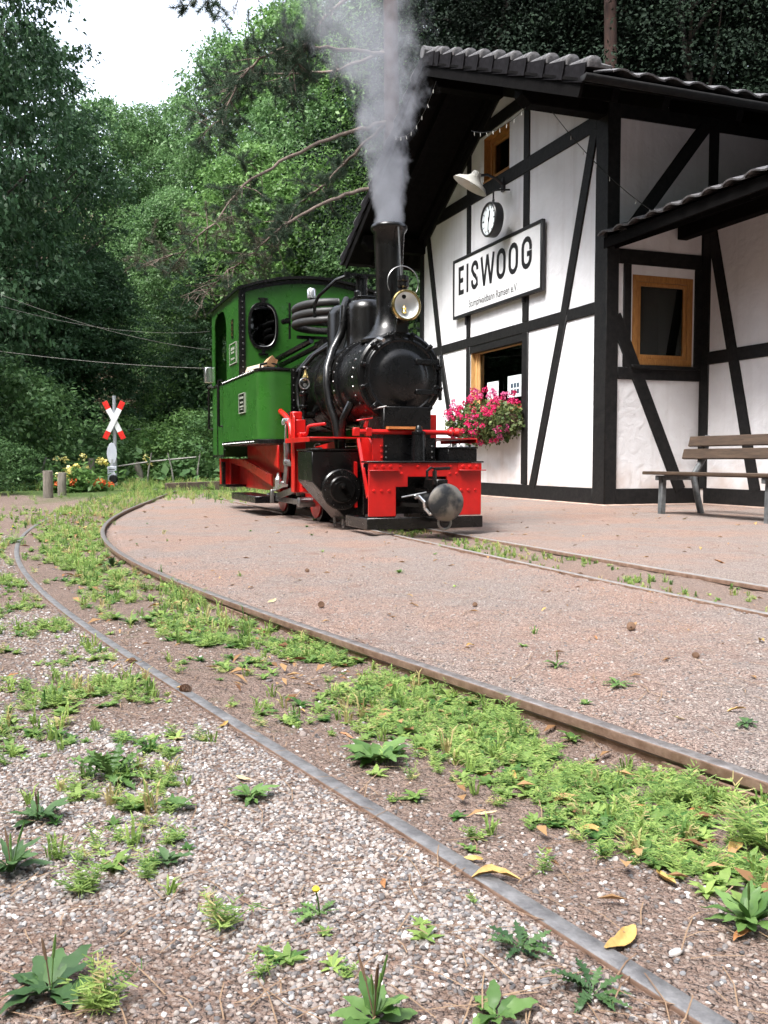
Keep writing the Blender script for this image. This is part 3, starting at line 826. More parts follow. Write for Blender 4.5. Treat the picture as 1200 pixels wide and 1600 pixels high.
# ---- geranium box
FB = thing('flower_box', 'window box of pink and red geraniums hanging under the station window', 'flower box', at_st(-2.95, -.16, 1.03), ROT)
mt['fbox'] = M('brown_planter', (.10,.06,.04), (.16,.10,.07), rough=.7)
obj('planter', MB().prism([(-.10,0.04),(.10,.04),(.12,.22),(-.12,.22)], 'x', -.8, .8), mt['fbox'], FB, bevel=.005)
mt['geranium_leaf'] = leafmat('geranium_leaf', (.035,.07,.02), (.20,.24,.09), .2)
mt['petal_red'] = leafmat('red_pink_petal', (.52,.012,.085), (.74,.05,.20), .25, .7)
mt['petal_pink'] = leafmat('light_pink_petal', (.62,.06,.24), (.80,.28,.46), .3, .7)
def leaf_cloud(n, sampler, size, rg, curl=.25, droop=0.0, wide=.9):
    """n leaf-sized folded faces placed by sampler(rg) -> (pos, outward)"""
    V = np.zeros((n*4,3)); tint = np.zeros(n)
    for i in range(n):
        p, out = sampler(rg)
        s_ = size*rg.uniform(.6, 1.25)
        nrm = Vector((rg.gauss(0,.7), rg.gauss(0,.7), rg.gauss(.5,.6))) + out*.8; nrm.normalize()
        a = nrm.orthogonal().normalized(); a.rotate(Matrix.Rotation(rg.uniform(0,6.28), 3, nrm)); a.z -= droop; a.normalize()
        b = nrm.cross(a).normalized()
        V[4*i] = p; V[4*i+1] = p + a*s_*.45 + b*s_*.5*wide + nrm*s_*curl*.4; V[4*i+2] = p + a*s_ - nrm*s_*curl*.3; V[4*i+3] = p + a*s_*.45 - b*s_*.5*wide + nrm*s_*curl*.4
        tint[i] = min(1, max(0, rg.gauss(.45,.25)))
    return V, np.arange(n*4).reshape(n,4), tint
rg = random.Random(3)
def gsam(r):
    x = r.uniform(-1,.92)*.98 + r.gauss(0,.05); a = r.uniform(0, 6.28); q = r.random()**.5
    hz = .32*(1-(x/1.35)**2)
    p = Vector((x, -.02+.26*q*math.cos(a), .16 + hz*q*math.sin(a)*1.05 - .10*(r.random()**2)))
    return p, Vector((0, math.cos(a)*.6-.3, math.sin(a)*.4))
V_, F_, t_ = leaf_cloud(3600, gsam, .060, rg)
lo = link('leaves', np_mesh('leaves', V_, F_, t_), mt['geranium_leaf'], FB); lo['kind'] = 'stuff'
for k in range(92):
    rr = random.Random(100+k)
    x = rr.uniform(-1.0,.92)*rr.uniform(.8,1.05); a = rr.uniform(2.2, 4.6) if rr.random() < .75 else rr.uniform(.6, 2.2)
    hz = .34*(1-(x/1.4)**2); q = rr.uniform(.95, 1.15)
    c = Vector((x, -.02+.27*q*math.cos(a), .17 + hz*q*math.sin(a)*rr.choice((1,1,1.15)) ))
    if rr.random() < .2: c.z += .10
    R0 = rr.uniform(.032, .056)
    def fs(r):
        d = Vector((r.gauss(0,1), r.gauss(0,1), r.gauss(.2,1))).normalized()
        return d*R0*r.uniform(.6,1) , d
    V2, F2, t2 = leaf_cloud(34, fs, .032, rr, .15)
    h = link('flower_head', np_mesh('flower_head', V2, F2, t2), mt['petal_pink'] if (c.z > .40 and rr.random() < .6) or rr.random() < .12 else mt['petal_red'], FB)
    h.location = c

# ---- string of fairy lights along the verge and down to the annex
SLt = thing('string_lights', 'thin string of small fairy lights looped under the roof edge', 'string lights', at_st(-.1, -1.0, 4.5), ROT)
cab = MB(); bul = MB()
def sag(a, b, d, n=16): return [Vector(a).lerp(Vector(b), i/n) - Vector((0,0,d*4*(i/n)*(1-i/n))) for i in range(n+1)]
for a, b, d in (((-3.6,-.4,1.05),(-2.2,-.3,1.35),.28),((-1.9,.1,.62),(.0,-.1,.25),.12),((.1,.2,.2),(1.05,1.0,-1.15),.10)):
    P = sag(a, b, d); cab.tube(P, .0045, 4)
    for p in P[1:-1:2]: bul.tube([p, p-Vector((rnd.uniform(-.01,.01),rnd.uniform(-.01,.01),.05))], [.004,.005], 5)
obj('cable', cab, mt['black_paint'], SLt); tag(obj('bulbs', bul, mt['shade_in'], SLt), kind='stuff')

# ---- bench in front of the annex
mt['bench_wood'] = M('weathered_brown_plank', (.034,.020,.012), (.085,.054,.033), rough=.65, scale=5, stretch=(1,9,9), bump=.0015, bscale=22, rvar=.12)
mt['bench_leg'] = M('grey_cast_leg', (.06,.066,.07), (.14,.147,.15), rough=.6, scale=18, bump=.002, bscale=60)
BN = thing('park_bench', 'brown plank bench with grey legs against the annex wall', 'bench', at_st(1.5, -.45, 0.0), ROT)
for k, (y, z) in enumerate(((-.03,.445),(.11,.44),(.25,.43))):
    obj('seat_plank', MB().box(0, 2.0, y-.062, y+.062, z-.017, z+.017), mt['bench_wood'], BN, bevel=.006)
for z0, z1, yy in ((.59,.70,.46),(.725,.835,.50)):
    m = Matrix.Translation((0,yy,(z0+z1)/2)) @ Matrix.Rotation(R_(-14), 4, 'X')
    obj('back_plank', MB().box(-.02 if z0 < .7 else .03, 2.0, -.017, .017, -(z1-z0)/2, (z1-z0)/2, m), mt['bench_wood'], BN, bevel=.006)
for x in (.22, 1.75):
    obj('leg', MB().bar((x,0,-.02),(x,.01,.42),.065,.06), mt['bench_leg'], BN, bevel=.008)
    mb = MB(); mb.tube([(x,.52,-.03),(x,.45,.22),(x,.40,.42),(x,.515,.58),(x,.585,.84)], .034, 8)
    obj('leg', mb, mt['bench_leg'], BN)
    obj('seat_bearer', MB().bar((x,-.07,.395),(x,.36,.395),.05,.05), mt['bench_leg'], BN, bevel=.005)
# ------------------------------------------------------------------ the steam locomotive (x forward, y to the right of the picture)
mt['loco_green'] = M('green_loco_paint', (.017,.085,.010), (.027,.120,.015), rough=.30, scale=4, rvar=.12, coat=.2)
mt['loco_black'] = M('black_loco_enamel', (.0018,.0018,.0022), (.0085,.0078,.007), rough=.25, scale=5, rvar=.12, spec=.42)
mt['loco_black_matt'] = M('black_smokebox_paint', (.0025,.0025,.0028), (.006,.006,.0065), rough=.28, scale=7, rvar=.13, bump=.0004, bscale=60, spec=.35)
mt['loco_red'] = M('red_frame_paint', (.36,.0045,.004), (.56,.008,.006), rough=.36, scale=5, rvar=.14, coat=.12)
mt['rod'] = M('oiled_bare_steel', (.20,.20,.20), (.36,.36,.35), rough=.34, metal=.9, scale=20, rvar=.1)
mt['bright'] = M('polished_bright_metal', (.62,.62,.62), (.75,.75,.74), rough=.22, metal=.9, scale=12)
mt['brass'] = M('polished_brass', (.62,.44,.16), (.78,.58,.25), rough=.22, metal=1.0, scale=14)
mt['reflector'] = M('white_lamp_reflector', (.70,.74,.74), (.76,.80,.80), rough=.2, scale=4)
mt['hose'] = M('black_corrugated_rubber', (.02,.02,.02), (.04,.04,.04), rough=.5, scale=30)
mt['log_pale'] = M('pale_split_wood', (.42,.33,.24), (.62,.52,.42), rough=.8, scale=12, stretch=(1,6,6), bump=.003, bscale=50)
mt['log_tan'] = M('orange_tan_split_wood', (.36,.19,.09), (.55,.33,.17), rough=.8, scale=12, stretch=(1,6,6), bump=.003, bscale=50)
mt['plate_print'] = M('pale_plate_lettering', (.22,.24,.19), (.34,.36,.30), rough=.5)

LO = thing('steam_locomotive', 'small green black and red narrow gauge steam locomotive smoking beside the station', 'steam locomotive', (.31, 7.0, 0), ROT)
G_, K_, KM, RD = mt['loco_green'], mt['loco_black'], mt['loco_black_matt'], mt['loco_red']
YC, ZC = -.02, 1.24
def part(name, mb, m, parent=None, bevel=0, label=None, angle=35):
    o = obj(name, mb, m, parent or LO, bevel, angle)
    if label: o['label'] = label
    return o
riv_red, riv_black, riv_green = MB(), MB(), MB()
# --- frames and buffer beam
for y in (-.34, .34):
    part('frame_plate', MB().prism([(-4.7,.30),(-4.7,.62),(-3.0,.62),(-1.2,.74),(-.62,.56),(-.62,.20),(-1.0,.20),(-2.4,.24),(-3.2,.24)], 'x' if False else 'y', y-.011, y+.011), RD, bevel=0)
beam = [(-.45,.56),(-.45,.16),(-.235,.16),(-.235,.38),(-.14,.38),(-.14,.455),(.175,.455),(.175,.16),(.47,.16),(.47,.56)]
bb = part('buffer_beam', MB().prism(beam, 'x', -.022, .0), RD, bevel=.003, label='bright red buffer beam with a cut out for the coupling')
part('beam_angle', MB().box(-.03,.035,-.45,-.215,.500,.507).box(.0,.006,-.45,-.215,.507,.56), RD, bb, .002)
part('beam_angle', MB().box(-.03,.035,.27,.495,.500,.507).box(.0,.006,.27,.47,.507,.56), RD, bb, .002)
part('beam_top_plate', MB().box(-.12,.012,-.47,.485,.561,.573), K_, bb, .002)
for y in (-.40,-.34,-.28,.31,.37,.43): riv_red.dome((.006,y,.533), .017, (1,0,0))
for y in (-.20,-.06,.03,.21): riv_red.dome((0,y,.533), .015, (1,0,0))
for y,z in ((-.19,.478),(.205,.478),(.26,.478)): riv_red.dome((0,y,z), .013, (1,0,0))
for y in (-.41,-.35,-.29,.30,.36,.42): riv_red.dome((0,y,.352), .0145, (1,0,0))
part('guard_board', MB().prism([(0.02,-.47),(0.02,.475),(-.02,.475),(-.02,-.43),(-.5,-.43),(-.5,-.47)], 'z', .065, .152), K_, bevel=.004)
part('side_strut', MB().bar((-.30,-.43,.74),(-.03,-.445,.30),.022,.03), RD, bevel=.003)
part('void_shade_sheet', MB().box(-.16,-.15,-.44,.46,.17,.55), KM)  # black sheet stands in for the shade behind the beam's cut-out
# central buffer and coupling
cb = part('coupling_buffer', MB().lathe([(.0,.335),(.05,.333),(.10,.325),(.132,.305),(.139,.285),(.13,.262),(.07,.25),(.055,.20),(.06,-.1)], c=(0,.045,.272), axis='x', n=36, cap=False), None, label='worn grey round centre buffer')
def buffer_mat():
    m, nt, p, N, L = nmat('worn_buffer_steel')
    tc = N.new('ShaderNodeTexCoord'); n = N.new('ShaderNodeTexNoise'); n.inputs['Scale'].default_value = 5.5; n.inputs['Detail'].default_value = 9
    L.new(tc.outputs['Object'], n.inputs['Vector'])
    cr = N.new('ShaderNodeValToRGB'); e = cr.color_ramp.elements
    e[0].position = .44; e[0].color = (.04,.043,.047,1); e[1].position = .56; e[1].color = (.21,.19,.165,1)
    L.new(n.outputs['Fac'], cr.inputs[0]); L.new(cr.outputs[0], p.inputs['Base Color'])
    p.inputs['Metallic'].default_value = .6; p.inputs['Roughness'].default_value = .42
    return m
cb.data.materials.append(buffer_mat())
part('coupling_pin', MB().tube([(.18,.0,.40),(.18,.0,.50)],.018,8).tube([(.18,-.06,.44),(.18,-.06,.50),(.18,-.03,.525),(.18,.0,.52),(.18,.0,.45)],.010,8).tube([(.18,-.0,.515),(.18,.12,.52)],.012,8), K_, cb)
part('coupling_yoke', MB().box(-.1,.22,.0,.09,.36,.44).box(-.1,.22,.0,.09,.12,.17), K_, cb, .006)
part('hook', MB().tube([(.06,-.10,.30),(.10,-.09,.31),(.13,-.06,.27),(.12,-.05,.22),(.14,-.02,.18),(.16,.0,.19)],.014,8), mt['bright'], cb)
part('link', MB().tube([(.05,-.21,.305),(.06,-.10,.325),(.07,-.02,.34)],.007,6).torus((.25,.05,.125),.05,.009,'x',20,6), mt['rod'], cb)
part('coupling_bar', MB().bar((-.1,-.22,.25),(.05,-.02,.24),.02,.03), K_, cb)
# --- saddle box, pipes and boxes on the front platform
sbx = part('smokebox_saddle', MB().box(-.95,-.36,-.20,.20,.40,1.0).box(-.42,-.345,-.215,.235,.565,.755), KM, bevel=.004)
for z in (.60,.645,.69): 
    for y in (-.185,.205): riv_black.dome((-.345,y,z), .009, (1,0,0))
part('sand_pipe', MB().lathe([(.058,.565),(.056,.70),(.050,.78),(.056,.785),(.056,.80),(.03,.81),(.025,.835),(.015,.85)], c=(-.25,.05,0), n=18), KM)
part('toolbox', MB().box(-.62,-.18,.27,.52,.565,.67).box(-.62,-.17,.265,.525,.67,.685), KM, bevel=.004)
for k in range(5): riv_black.dome((-.2,.29+.05*k,.685), .016, (0,0,1), .014)
part('toolbox_handle', MB().tube([(-.2,.30,.685),(-.2,.30,.73),(-.2,.37,.735),(-.2,.38,.70)],.005,6), K_)
part('red_bracket', MB().prism([(-.62,.555),(-.34,.555),(-.34,.60),(-.36,.70),(-.42,.755),(-.62,.755)], 'y', -.300, -.285).box(-.36,-.345,-.30,-.2,.56,.75), RD, bevel=.003)
for z in (.60,.645,.69): riv_red.dome((-.342,-.225,z), .011, (1,0,0))
part('cross_rod', MB().tube([(-.34,-.45,.80),(-.34,.46,.80)],.020,10).lathe([(.03,-.03),(.04,0),(.03,.03)],c=(-.34,.42,.80),axis='y',n=12).lathe([(.025,-.02),(.033,0),(.025,.02)],c=(-.34,.36,.80),axis='y',n=12), RD)
part('rod_bracket', MB().box(-.36,-.32,-.46,-.41,.765,.83).box(-.36,-.32,-.36,-.31,.765,.83).bar((-.34,-.36,.83),(-.34,-.345,.89),.02,.03).bar((-.34,-.43,.885),(-.34,-.30,.905),.03,.012), RD, bevel=.004)
part('drain_pan', MB().box(-.36,-.30,-.18,.10,.822,.842), M('rusty_orange', (.45,.13,.03),(.6,.22,.06), rough=.7))
# --- cylinders with their boxed casing, both sides
for sg in (-1, 1):
    yo, yi = sg*.70+ (0 if sg < 0 else .0), sg*.25
    cas = [(yo,.655),(yo,.41),(sg*.40,.085),(yi,.085),(yi,.655)]
    c = part('cylinder_casing', MB().prism([(a,b) for a,b in cas], 'x', -1.08, -.65), K_, bevel=.008)
    part('cylinder_cover', MB().lathe([(.165,-.655),(.165,-.625),(.155,-.615),(.11,-.612),(.10,-.600),(.0,-.598)], c=(0,sg*.46,.345), axis='x', n=36, cap=False), K_, c)
    part('cover_ring', MB().torus((-.605,sg*.46,.335),.075,.008,'x',28,6), K_, c)
    part('tail_rod_cap', MB().lathe([(.025,-.60),(.022,-.56),(.0,-.555)], c=(0,sg*.46,.375), axis='x', n=14, cap=False), K_, c)
    for k in range(12):
        t = 2*math.pi*k/12; riv_black.dome((-.62,sg*.46+.140*math.cos(t),.345+.140*math.sin(t)), .010, (1,0,0))
    part('casing_lid', MB().box(-1.09,-.64,min(yo,yi)-.008,max(yo,yi)+.008,.657,.672), K_, c, .003)
    for k in range(7): riv_black.dome((-1.02+.06*k,sg*.62,.672), .011, (0,0,1), .014)
    part('drain_cock', MB().tube([(-.72,sg*.42,.10),(-.72,sg*.42,.05),(-.66,sg*.44,.04)],.010,6).tube([(-.95,sg*.42,.10),(-.95,sg*.42,.05),(-.9,sg*.44,.04)],.010,6), mt['rod'], c)
    # running board over the cylinders
    part('running_board', MB().prism([(-1.36,sg*.73),(-.62,sg*.73),(-.60,sg*.68),(-.60,sg*.24),(-1.36,sg*.24)], 'z', .752, .764).box(-1.36,-.615,sg*.73-.006,sg*.73+.006,.725,.764), RD, bevel=.002)
part('oiler_arm', MB().tube([(-.85,-.62,.672),(-.85,-.62,.70),(-.83,-.60,.715),(-.80,-.58,.71)],.008,6), mt['bright'])
# motion bracket, valve gear, rods on the near side
mbk = part('motion_bracket', MB().box(-1.40,-1.33,-.655,-.56,.30,.93).prism([(-1.42,.30),(-1.31,.30),(-1.31,.95),(-1.36,.99),(-1.42,.99)], 'y', -.67, -.656), RD, bevel=.006, label='red motion bracket behind the cylinder')
for z in (.36,.42,.48,.54,.60): riv_red.dome((-1.30,-.60,z), .014, (1,0,0)); riv_red.dome((-1.36,-.66,z), .012, (0,-1,0))
part('motion_bracket', MB().box(-1.42,-1.30,.34,.66,.30,.99), RD, bevel=.006)
part('red_casting', MB().tube([(-1.36,-.55,.55),(-1.36,-.57,.42),(-1.34,-.58,.30)], [.05,.06,.045], 10), RD)
part('slide_bar', MB().bar((-1.08,-.50,.42),(-1.62,-.50,.42),.045,.022).bar((-1.08,-.50,.30),(-1.62,-.50,.30),.045,.022), mt['rod'], bevel=.003)
part('crosshead', MB().box(-1.42,-1.28,-.53,-.47,.31,.41).tube([(-1.08,-.5,.36),(-1.35,-.5,.36)],.018,8), mt['rod'], bevel=.004)
part('connecting_rod', MB().bar((-1.35,-.56,.36),(-2.35,-.56,.23),.028,.055), mt['rod'], bevel=.004)
part('coupling_rod', MB().bar((-1.69,-.52,.20),(-2.91,-.52,.20),.028,.05), mt['rod'], bevel=.004)
part('expansion_link', MB().tube([(-1.86,-.60,.74),(-1.83,-.60,.62),(-1.84,-.60,.50),(-1.90,-.60,.36)],.026,8), mt['rod'])
part('lifting_link', MB().bar((-1.75,-.63,.92),(-1.78,-.63,.56),.016,.035).tube([(-1.75,-.645,.93),(-1.75,-.60,.93)],.03,10).tube([(-1.75,-.65,.56),(-1.75,-.60,.56)],.026,10), mt['bright'], bevel=.002)
part('radius_rod', MB().bar((-1.84,-.61,.55),(-1.10,-.61,.54),.018,.045), mt['rod'], bevel=.002)
part('combination_lever', MB().bar((-1.40,-.60,.60),(-1.40,-.61,.27),.016,.035).tube([(-1.40,-.63,.60),(-1.40,-.58,.60)],.022,8), mt['rod'], bevel=.002)
part('eccentric_rod', MB().bar((-1.90,-.62,.35),(-2.30,-.61,.30),.016,.04).tube([(-1.90,-.64,.36),(-1.90,-.58,.36)],.028,10), mt['bright'], bevel=.002)
part('return_crank', MB().bar((-2.30,-.63,.30),(-2.30,-.63,.17),.03,.05), mt['rod'], bevel=.004)
part('lubricator', MB().lathe([(.035,.31),(.035,.40),(.02,.42),(.012,.46)], c=(-2.16,-.60,0), n=12).lathe([(.03,.90),(.034,.93),(.02,.96)], c=(-1.82,-.62,0), n=12), mt['bright'])
part('reversing_arm', MB().bar((-1.75,-.60,.93),(-1.95,-.55,1.0),.02,.04).tube([(-1.95,-.56,1.0),(-1.95,-.30,1.0)],.03,10), K_, bevel=.003)
for x in (-1.69, -2.91):
    for sg in (-1, 1):
        y = sg*.33
        w = part('wheel', MB().lathe([(.19,-.03),(.225,-.03),(.225,.03),(.245,.035),(.245,.05),(.19,.05),(.18,.02),(.06,.02),(.05,-.05),(0,-.05)] if sg < 0 else [(.19,.03),(.225,.03),(.225,-.03),(.245,-.035),(.245,-.05),(.19,-.05),(.18,-.02),(.06,-.02),(.05,.05),(0,.05)], c=(x,y,.24), axis='y', n=32, cap=False), KM)
        part('wheel_centre', MB().lathe([(.188,0),(.188,-.012*1),(.07,-.02),(.05,-.045),(0,-.045)] if sg < 0 else [(.188,0),(.188,.012),(.07,.02),(.05,.045),(0,.045)], c=(x,y-.0+sg*.032,.24), axis='y', n=28, cap=False), RD, w)
        part('crank_pin', MB().lathe([(.045,0),(.045,.20),(.02,.215)] if sg > 0 else [(.045,0),(.045,-.20),(.02,-.215)], c=(x,y,.20), axis='y', n=14), mt['rod'], w)
part('axle', MB().tube([(-1.69,-.3,.24),(-1.69,.3,.24)],.05,10).tube([(-2.91,-.3,.24),(-2.91,.3,.24)],.05,10), KM)
part('brake_block', MB().prism([(-2.20,.12),(-2.14,.12),(-2.10,.26),(-2.14,.40),(-2.20,.40)], 'y', -.37, -.29), KM)
part('footstep', MB().box(-3.75,-2.55,-.74,-.50,.155,.225), KM, bevel=.006)
part('ash_pan', MB().prism([(-3.0,.62),(-1.9,.62),(-2.1,.22),(-2.9,.22)], 'y', -.28, .28), KM)
# --- rear frame under the cab
part('rear_side_plate', MB().prism([(-3.95,.735),(-2.20,.735),(-2.20,.48),(-2.35,.46),(-3.70,.575),(-3.95,.585)], 'y', -.515, -.50), mt['loco_red'], bevel=.002)
part('rear_frame', MB().prism([(-4.62,.30),(-4.50,.30),(-4.50,.545),(-3.70,.50),(-2.45,.33),(-2.45,.44),(-3.75,.59),(-4.62,.60)], 'y', -.60, -.585), RD, bevel=.002)
part('rear_beam', MB().box(-4.68,-4.60,-.70,.70,.28,.60), RD, bevel=.005)
part('inner_plate', MB().box(-4.5,-2.5,-.50,-.485,.27,.60), RD)
part('gusset', MB().prism([(-3.05,.72),(-2.0,.72),(-2.0,.50)], 'y', -.64, -.628), RD, bevel=.002)
for k in range(6): riv_red.dome((-3.75+.22*k,-.60,.575-.026*k), .012, (0,-1,0))
part('rear_step', MB().box(-4.5,-4.1,-.74,-.5,.275,.30).box(-4.45,-4.40,-.72,-.68,.30,.56), KM)
# --- cab
xf, xr, hw = -3.0, -4.62, .78
def roof_arc(y, up=0.0): return 2.46 - .145*(y/hw)**2 + up
def arcpts(y0, y1, n, up=0): return [(y0+(y1-y0)*i/n, roof_arc(y0+(y1-y0)*i/n, up)) for i in range(n+1)]
def oval(cy, cz, a, b, n=28, e=2.6):
    P = []
    for i in range(n):
        t = 2*math.pi*i/n; c, s_ = math.cos(t), math.sin(t)
        P.append((cy + a*abs(c)**(2/e)*(1 if c > 0 else -1), cz + b*abs(s_)**(2/e)*(1 if s_ > 0 else -1)))
    return P
wl, wr = oval(-.545,1.955,.135,.215), oval(.505,1.955,.135,.215)
front = [(-hw,.80),(hw,.80)] + arcpts(hw,-hw,16)
cab = part('cab', MB().prism(front, 'x', xf-.012, xf, [wl, wr]), G_, bevel=0, label='green cab with oval front windows and an arched roof')
rl, rr_ = oval(-.50,1.90,.17,.24), oval(.50,1.90,.17,.24)
part('rear_wall', MB().prism([(-hw,.62),(hw,.62)] + arcpts(hw,-hw,16), 'x', xr, xr+.012, [rl, rr_]), G_, cab)
door = [(-4.47,1.44),(-3.72,1.44)] + [(-3.72,2.02),(-3.76,2.13),(-3.86,2.21),(-4.0,2.24),(-4.25,2.24),(-4.38,2.20),(-4.46,2.10)]
for sg in (-1,1):
    side = [(xr,.62),(-3.92,.62),(-3.92,.78),(xf,.78),(xf,roof_arc(hw)),(xr,roof_arc(hw))]
    part('cab_side', MB().prism(side, 'y', sg*hw-.006, sg*hw+.006, [door]), G_, cab)
part('roof', MB().prism(arcpts(-hw-.04,hw+.04,18,.0) + arcpts(hw+.04,-hw-.04,18,.028), 'x', xr-.10, xf+.05), K_, cab)
part('cab_corner_angle', MB().prism([(xf-.03,-hw-.012),(xf+.012,-hw-.012),(xf+.012,-hw+.05),(xf+.004,-hw+.05),(xf+.004,-hw-.006),(xf-.03,-hw-.006)], 'z', 1.43, 2.31), K_, cab)
part('roof_angle', MB().prism(arcpts(-hw+.02,hw-.02,18,-.045)+arcpts(hw-.02,-hw+.02,18,-.004), 'x', xf+.001, xf+.010), K_, cab)
for cy in (-.545,.505):
    wf = part('window_frame', MB().prism(oval(cy,1.955,.158,.240), 'x', xf-.02, xf+.022, [oval(cy,1.955,.130,.210)]), K_, cab, .003)
    # glass inside the frame
    part('pane', MB().prism(oval(cy,1.955,.135,.215), 'x', xf-.004, xf), mt['glass_dark'], cab)
    part('window_hinge', MB().box(xf,xf+.03,cy-.02,cy+.02,2.185,2.24).box(xf,xf+.03,cy-.015,cy+.015,1.665,1.72).box(xf,xf+.015,cy-.05,cy+.05,2.225,2.24).box(xf,xf+.015,cy-.05,cy+.05,1.66,1.675), K_, cab)
part('window_rim', MB().tube([(xf+.024, p[0], p[1]) for p in oval(-.545,1.955,.131,.211)[-8:]+oval(-.545,1.955,.131,.211)[:7]], .004, 5), mt['rod'], cab)
part('inner_lining', MB().box(xr+.02,xf-.02,-hw+.02,hw-.02,.80,.84).box(xf-.03,xf-.014,-.36,.32,.9,2.3), KM, cab)
part('backhead', MB().box(xf-.35,xf-.03,-.33,.33,.84,1.75), KM, cab)
part('roof_vent', MB().box(-4.1,-3.7,-.25,.05,2.47,2.53), K_, cab); part('roof_stud', MB().tube([(-3.3,-.30,2.47),(-3.3,-.30,2.52)],.035,10), K_, cab)
part('rear_lamp', MB().box(-4.78,-4.66,-.86,-.77,1.50,1.68), mt['bright'], cab, .006)
# number plate (upright gold digits) and small white bordered plate on the cab side
part('number_plate', MB().box(-3.40,-3.32,-hw-.016,-hw-.006,1.86,2.06), K_, cab)
nb = MB()
for k in range(3):
    z = 1.885+.06*k
    nb.box(-3.385,-3.335,-hw-.020,-hw-.016,z,z+.010).box(-3.385,-3.335,-hw-.020,-hw-.016,z+.032,z+.042).box(-3.345,-3.335,-hw-.020,-hw-.016,z+.010,z+.032).box(-3.385,-3.375,-hw-.020,-hw-.016,z+.018 if k % 2 else z+.010,z+.032)
part('plate_digits', nb, mt['brass'], cab)
part('owner_plate', MB().box(-3.50,-3.16,-hw-.014,-hw-.006,1.60,1.80), G_, cab)
part('plate_border', MB().prism([(-3.51,1.59),(-3.15,1.59),(-3.15,1.81),(-3.51,1.81)], 'y', -hw-.018, -hw-.006, [[(-3.50,1.60),(-3.16,1.60),(-3.16,1.80),(-3.50,1.80)]]).box(-3.42,-3.24,-hw-.018,-hw-.014,1.735,1.765).box(-3.40,-3.26,-hw-.018,-hw-.014,1.70,1.72).box(-3.42,-3.24,-hw-.018,-hw-.014,1.635,1.655), mt['plate_print'], cab)
# handrails at the door and the lower door panels
part('handrail', MB().tube([(-4.62,-hw-.01,1.44),(-4.62,-hw-.05,1.44),(-4.62,-hw-.05,.95),(-4.62,-hw-.01,.95)],.014,8), K_, cab)
part('handrail', MB().tube([(-3.98,-hw-.01,1.47),(-3.98,-hw-.05,1.47),(-3.98,-hw-.05,.96),(-3.98,-hw-.01,.96)],.014,8), K_, cab)
part('handrail', MB().tube([(-4.62,-hw-.05,1.44),(-4.45,-hw-.05,1.45)],.013,8), mt['bright'], cab)
part('door_seam', MB().box(-4.30,-4.275,-hw-.014,-hw,.64,1.42).box(-3.93,-3.915,-hw-.012,-hw,.64,1.44).box(xr,-3.92,-hw-.012,-hw,.615,.64), K_, cab)
part('sill_edge', MB().box(xr,-3.70,-hw-.016,-hw+.02,1.425,1.445), K_, cab)
for k in range(14): riv_black.dome((xf+.012,-hw+.022,1.47+.06*k), .008, (1,0,0), .008)
for k in range(13):
    if abs(-.30) : riv_green.dome((xf,-.29,1.5+.065*k), .008, (1,0,0), .007)
for k in range(12): riv_green.dome((xf,-.70+.12*k,roof_arc(-.70+.12*k)-.075), .008, (1,0,0), .007)
for k in range(10): riv_green.dome((-3.86,-hw-.006,.70+.075*k), .008, (0,-1,0), .007)
# --- side tanks with rounded front corner
for sg in (-1,1):
    r = .16; xt, yo, yi = -2.05, .80, .50
    pl = [(xf-.9,yo),(xt-r,yo)] + [(xt-r+r*math.sin(R_(a)), yo-r+r*math.cos(R_(a))) for a in range(15,91,15)] + [(xt,yi),(xf-.9,yi)]
    tk = part('side_tank', MB().prism([(a, sg*b) for a, b in pl], 'z', .775, 1.415), G_, bevel=.004, angle=30)
    part('tank_top', MB().prism([(a+.008 if a > -3 else a, sg*(b+.010)) for a, b in pl], 'z', 1.416, 1.440), K_, tk, .003)
    part('tank_base', MB().prism([(a+.008 if a > -3 else a, sg*(b+.010)) for a, b in pl], 'z', .735, .774), K_, tk, .003)
    part('tank_front_angle', MB().box(xt-.03,xt+.012,sg*yi-.05*(sg>0) ,sg*yi+.05*(sg<0),.74,1.44), K_, tk)
    if sg < 0:
        for k in range(10): riv_black.dome((xt+.012,-yi+.022,.79+.07*k), .008, (1,0,0), .008)
        for k in range(22): riv_black.dome((-3.85+.075*k,-yo-.010,.755), .008, (0,-1,0), .008)
        for k in range(22): riv_black.dome((-3.85+.075*k,-yo-.010,1.428), .007, (0,-1,0), .007)
        part('maker_plate', MB().box(-2.94,-2.68,-yo-.012,-yo,1.06,1.24), K_, tk, label='black maker plate with pale border')
        part('maker_plate_border', MB().prism([(-2.95,1.05),(-2.67,1.05),(-2.67,1.25),(-2.95,1.25)], 'y', -yo-.016, -yo, [[(-2.94,1.058),(-2.68,1.058),(-2.68,1.242),(-2.94,1.242)]]).box(-2.90,-2.72,-yo-.016,-yo-.012,1.195,1.215).box(-2.88,-2.74,-yo-.016,-yo-.012,1.15,1.165).box(-2.90,-2.72,-yo-.016,-yo-.012,1.11,1.125).box(-2.86,-2.76,-yo-.016,-yo-.012,1.085,1.095), mt['plate_print'], tk)
        part('tank_handle', MB().tube([(-2.18,-.76,1.44),(-2.18,-.76,1.475),(-2.12,-.70,1.49),(-2.10,-.62,1.475),(-2.10,-.60,1.44)],.011,8), K_, tk)
part('tank_filler', MB().box(-2.7,-2.1,-.74,-.56,1.44,1.452), KM)
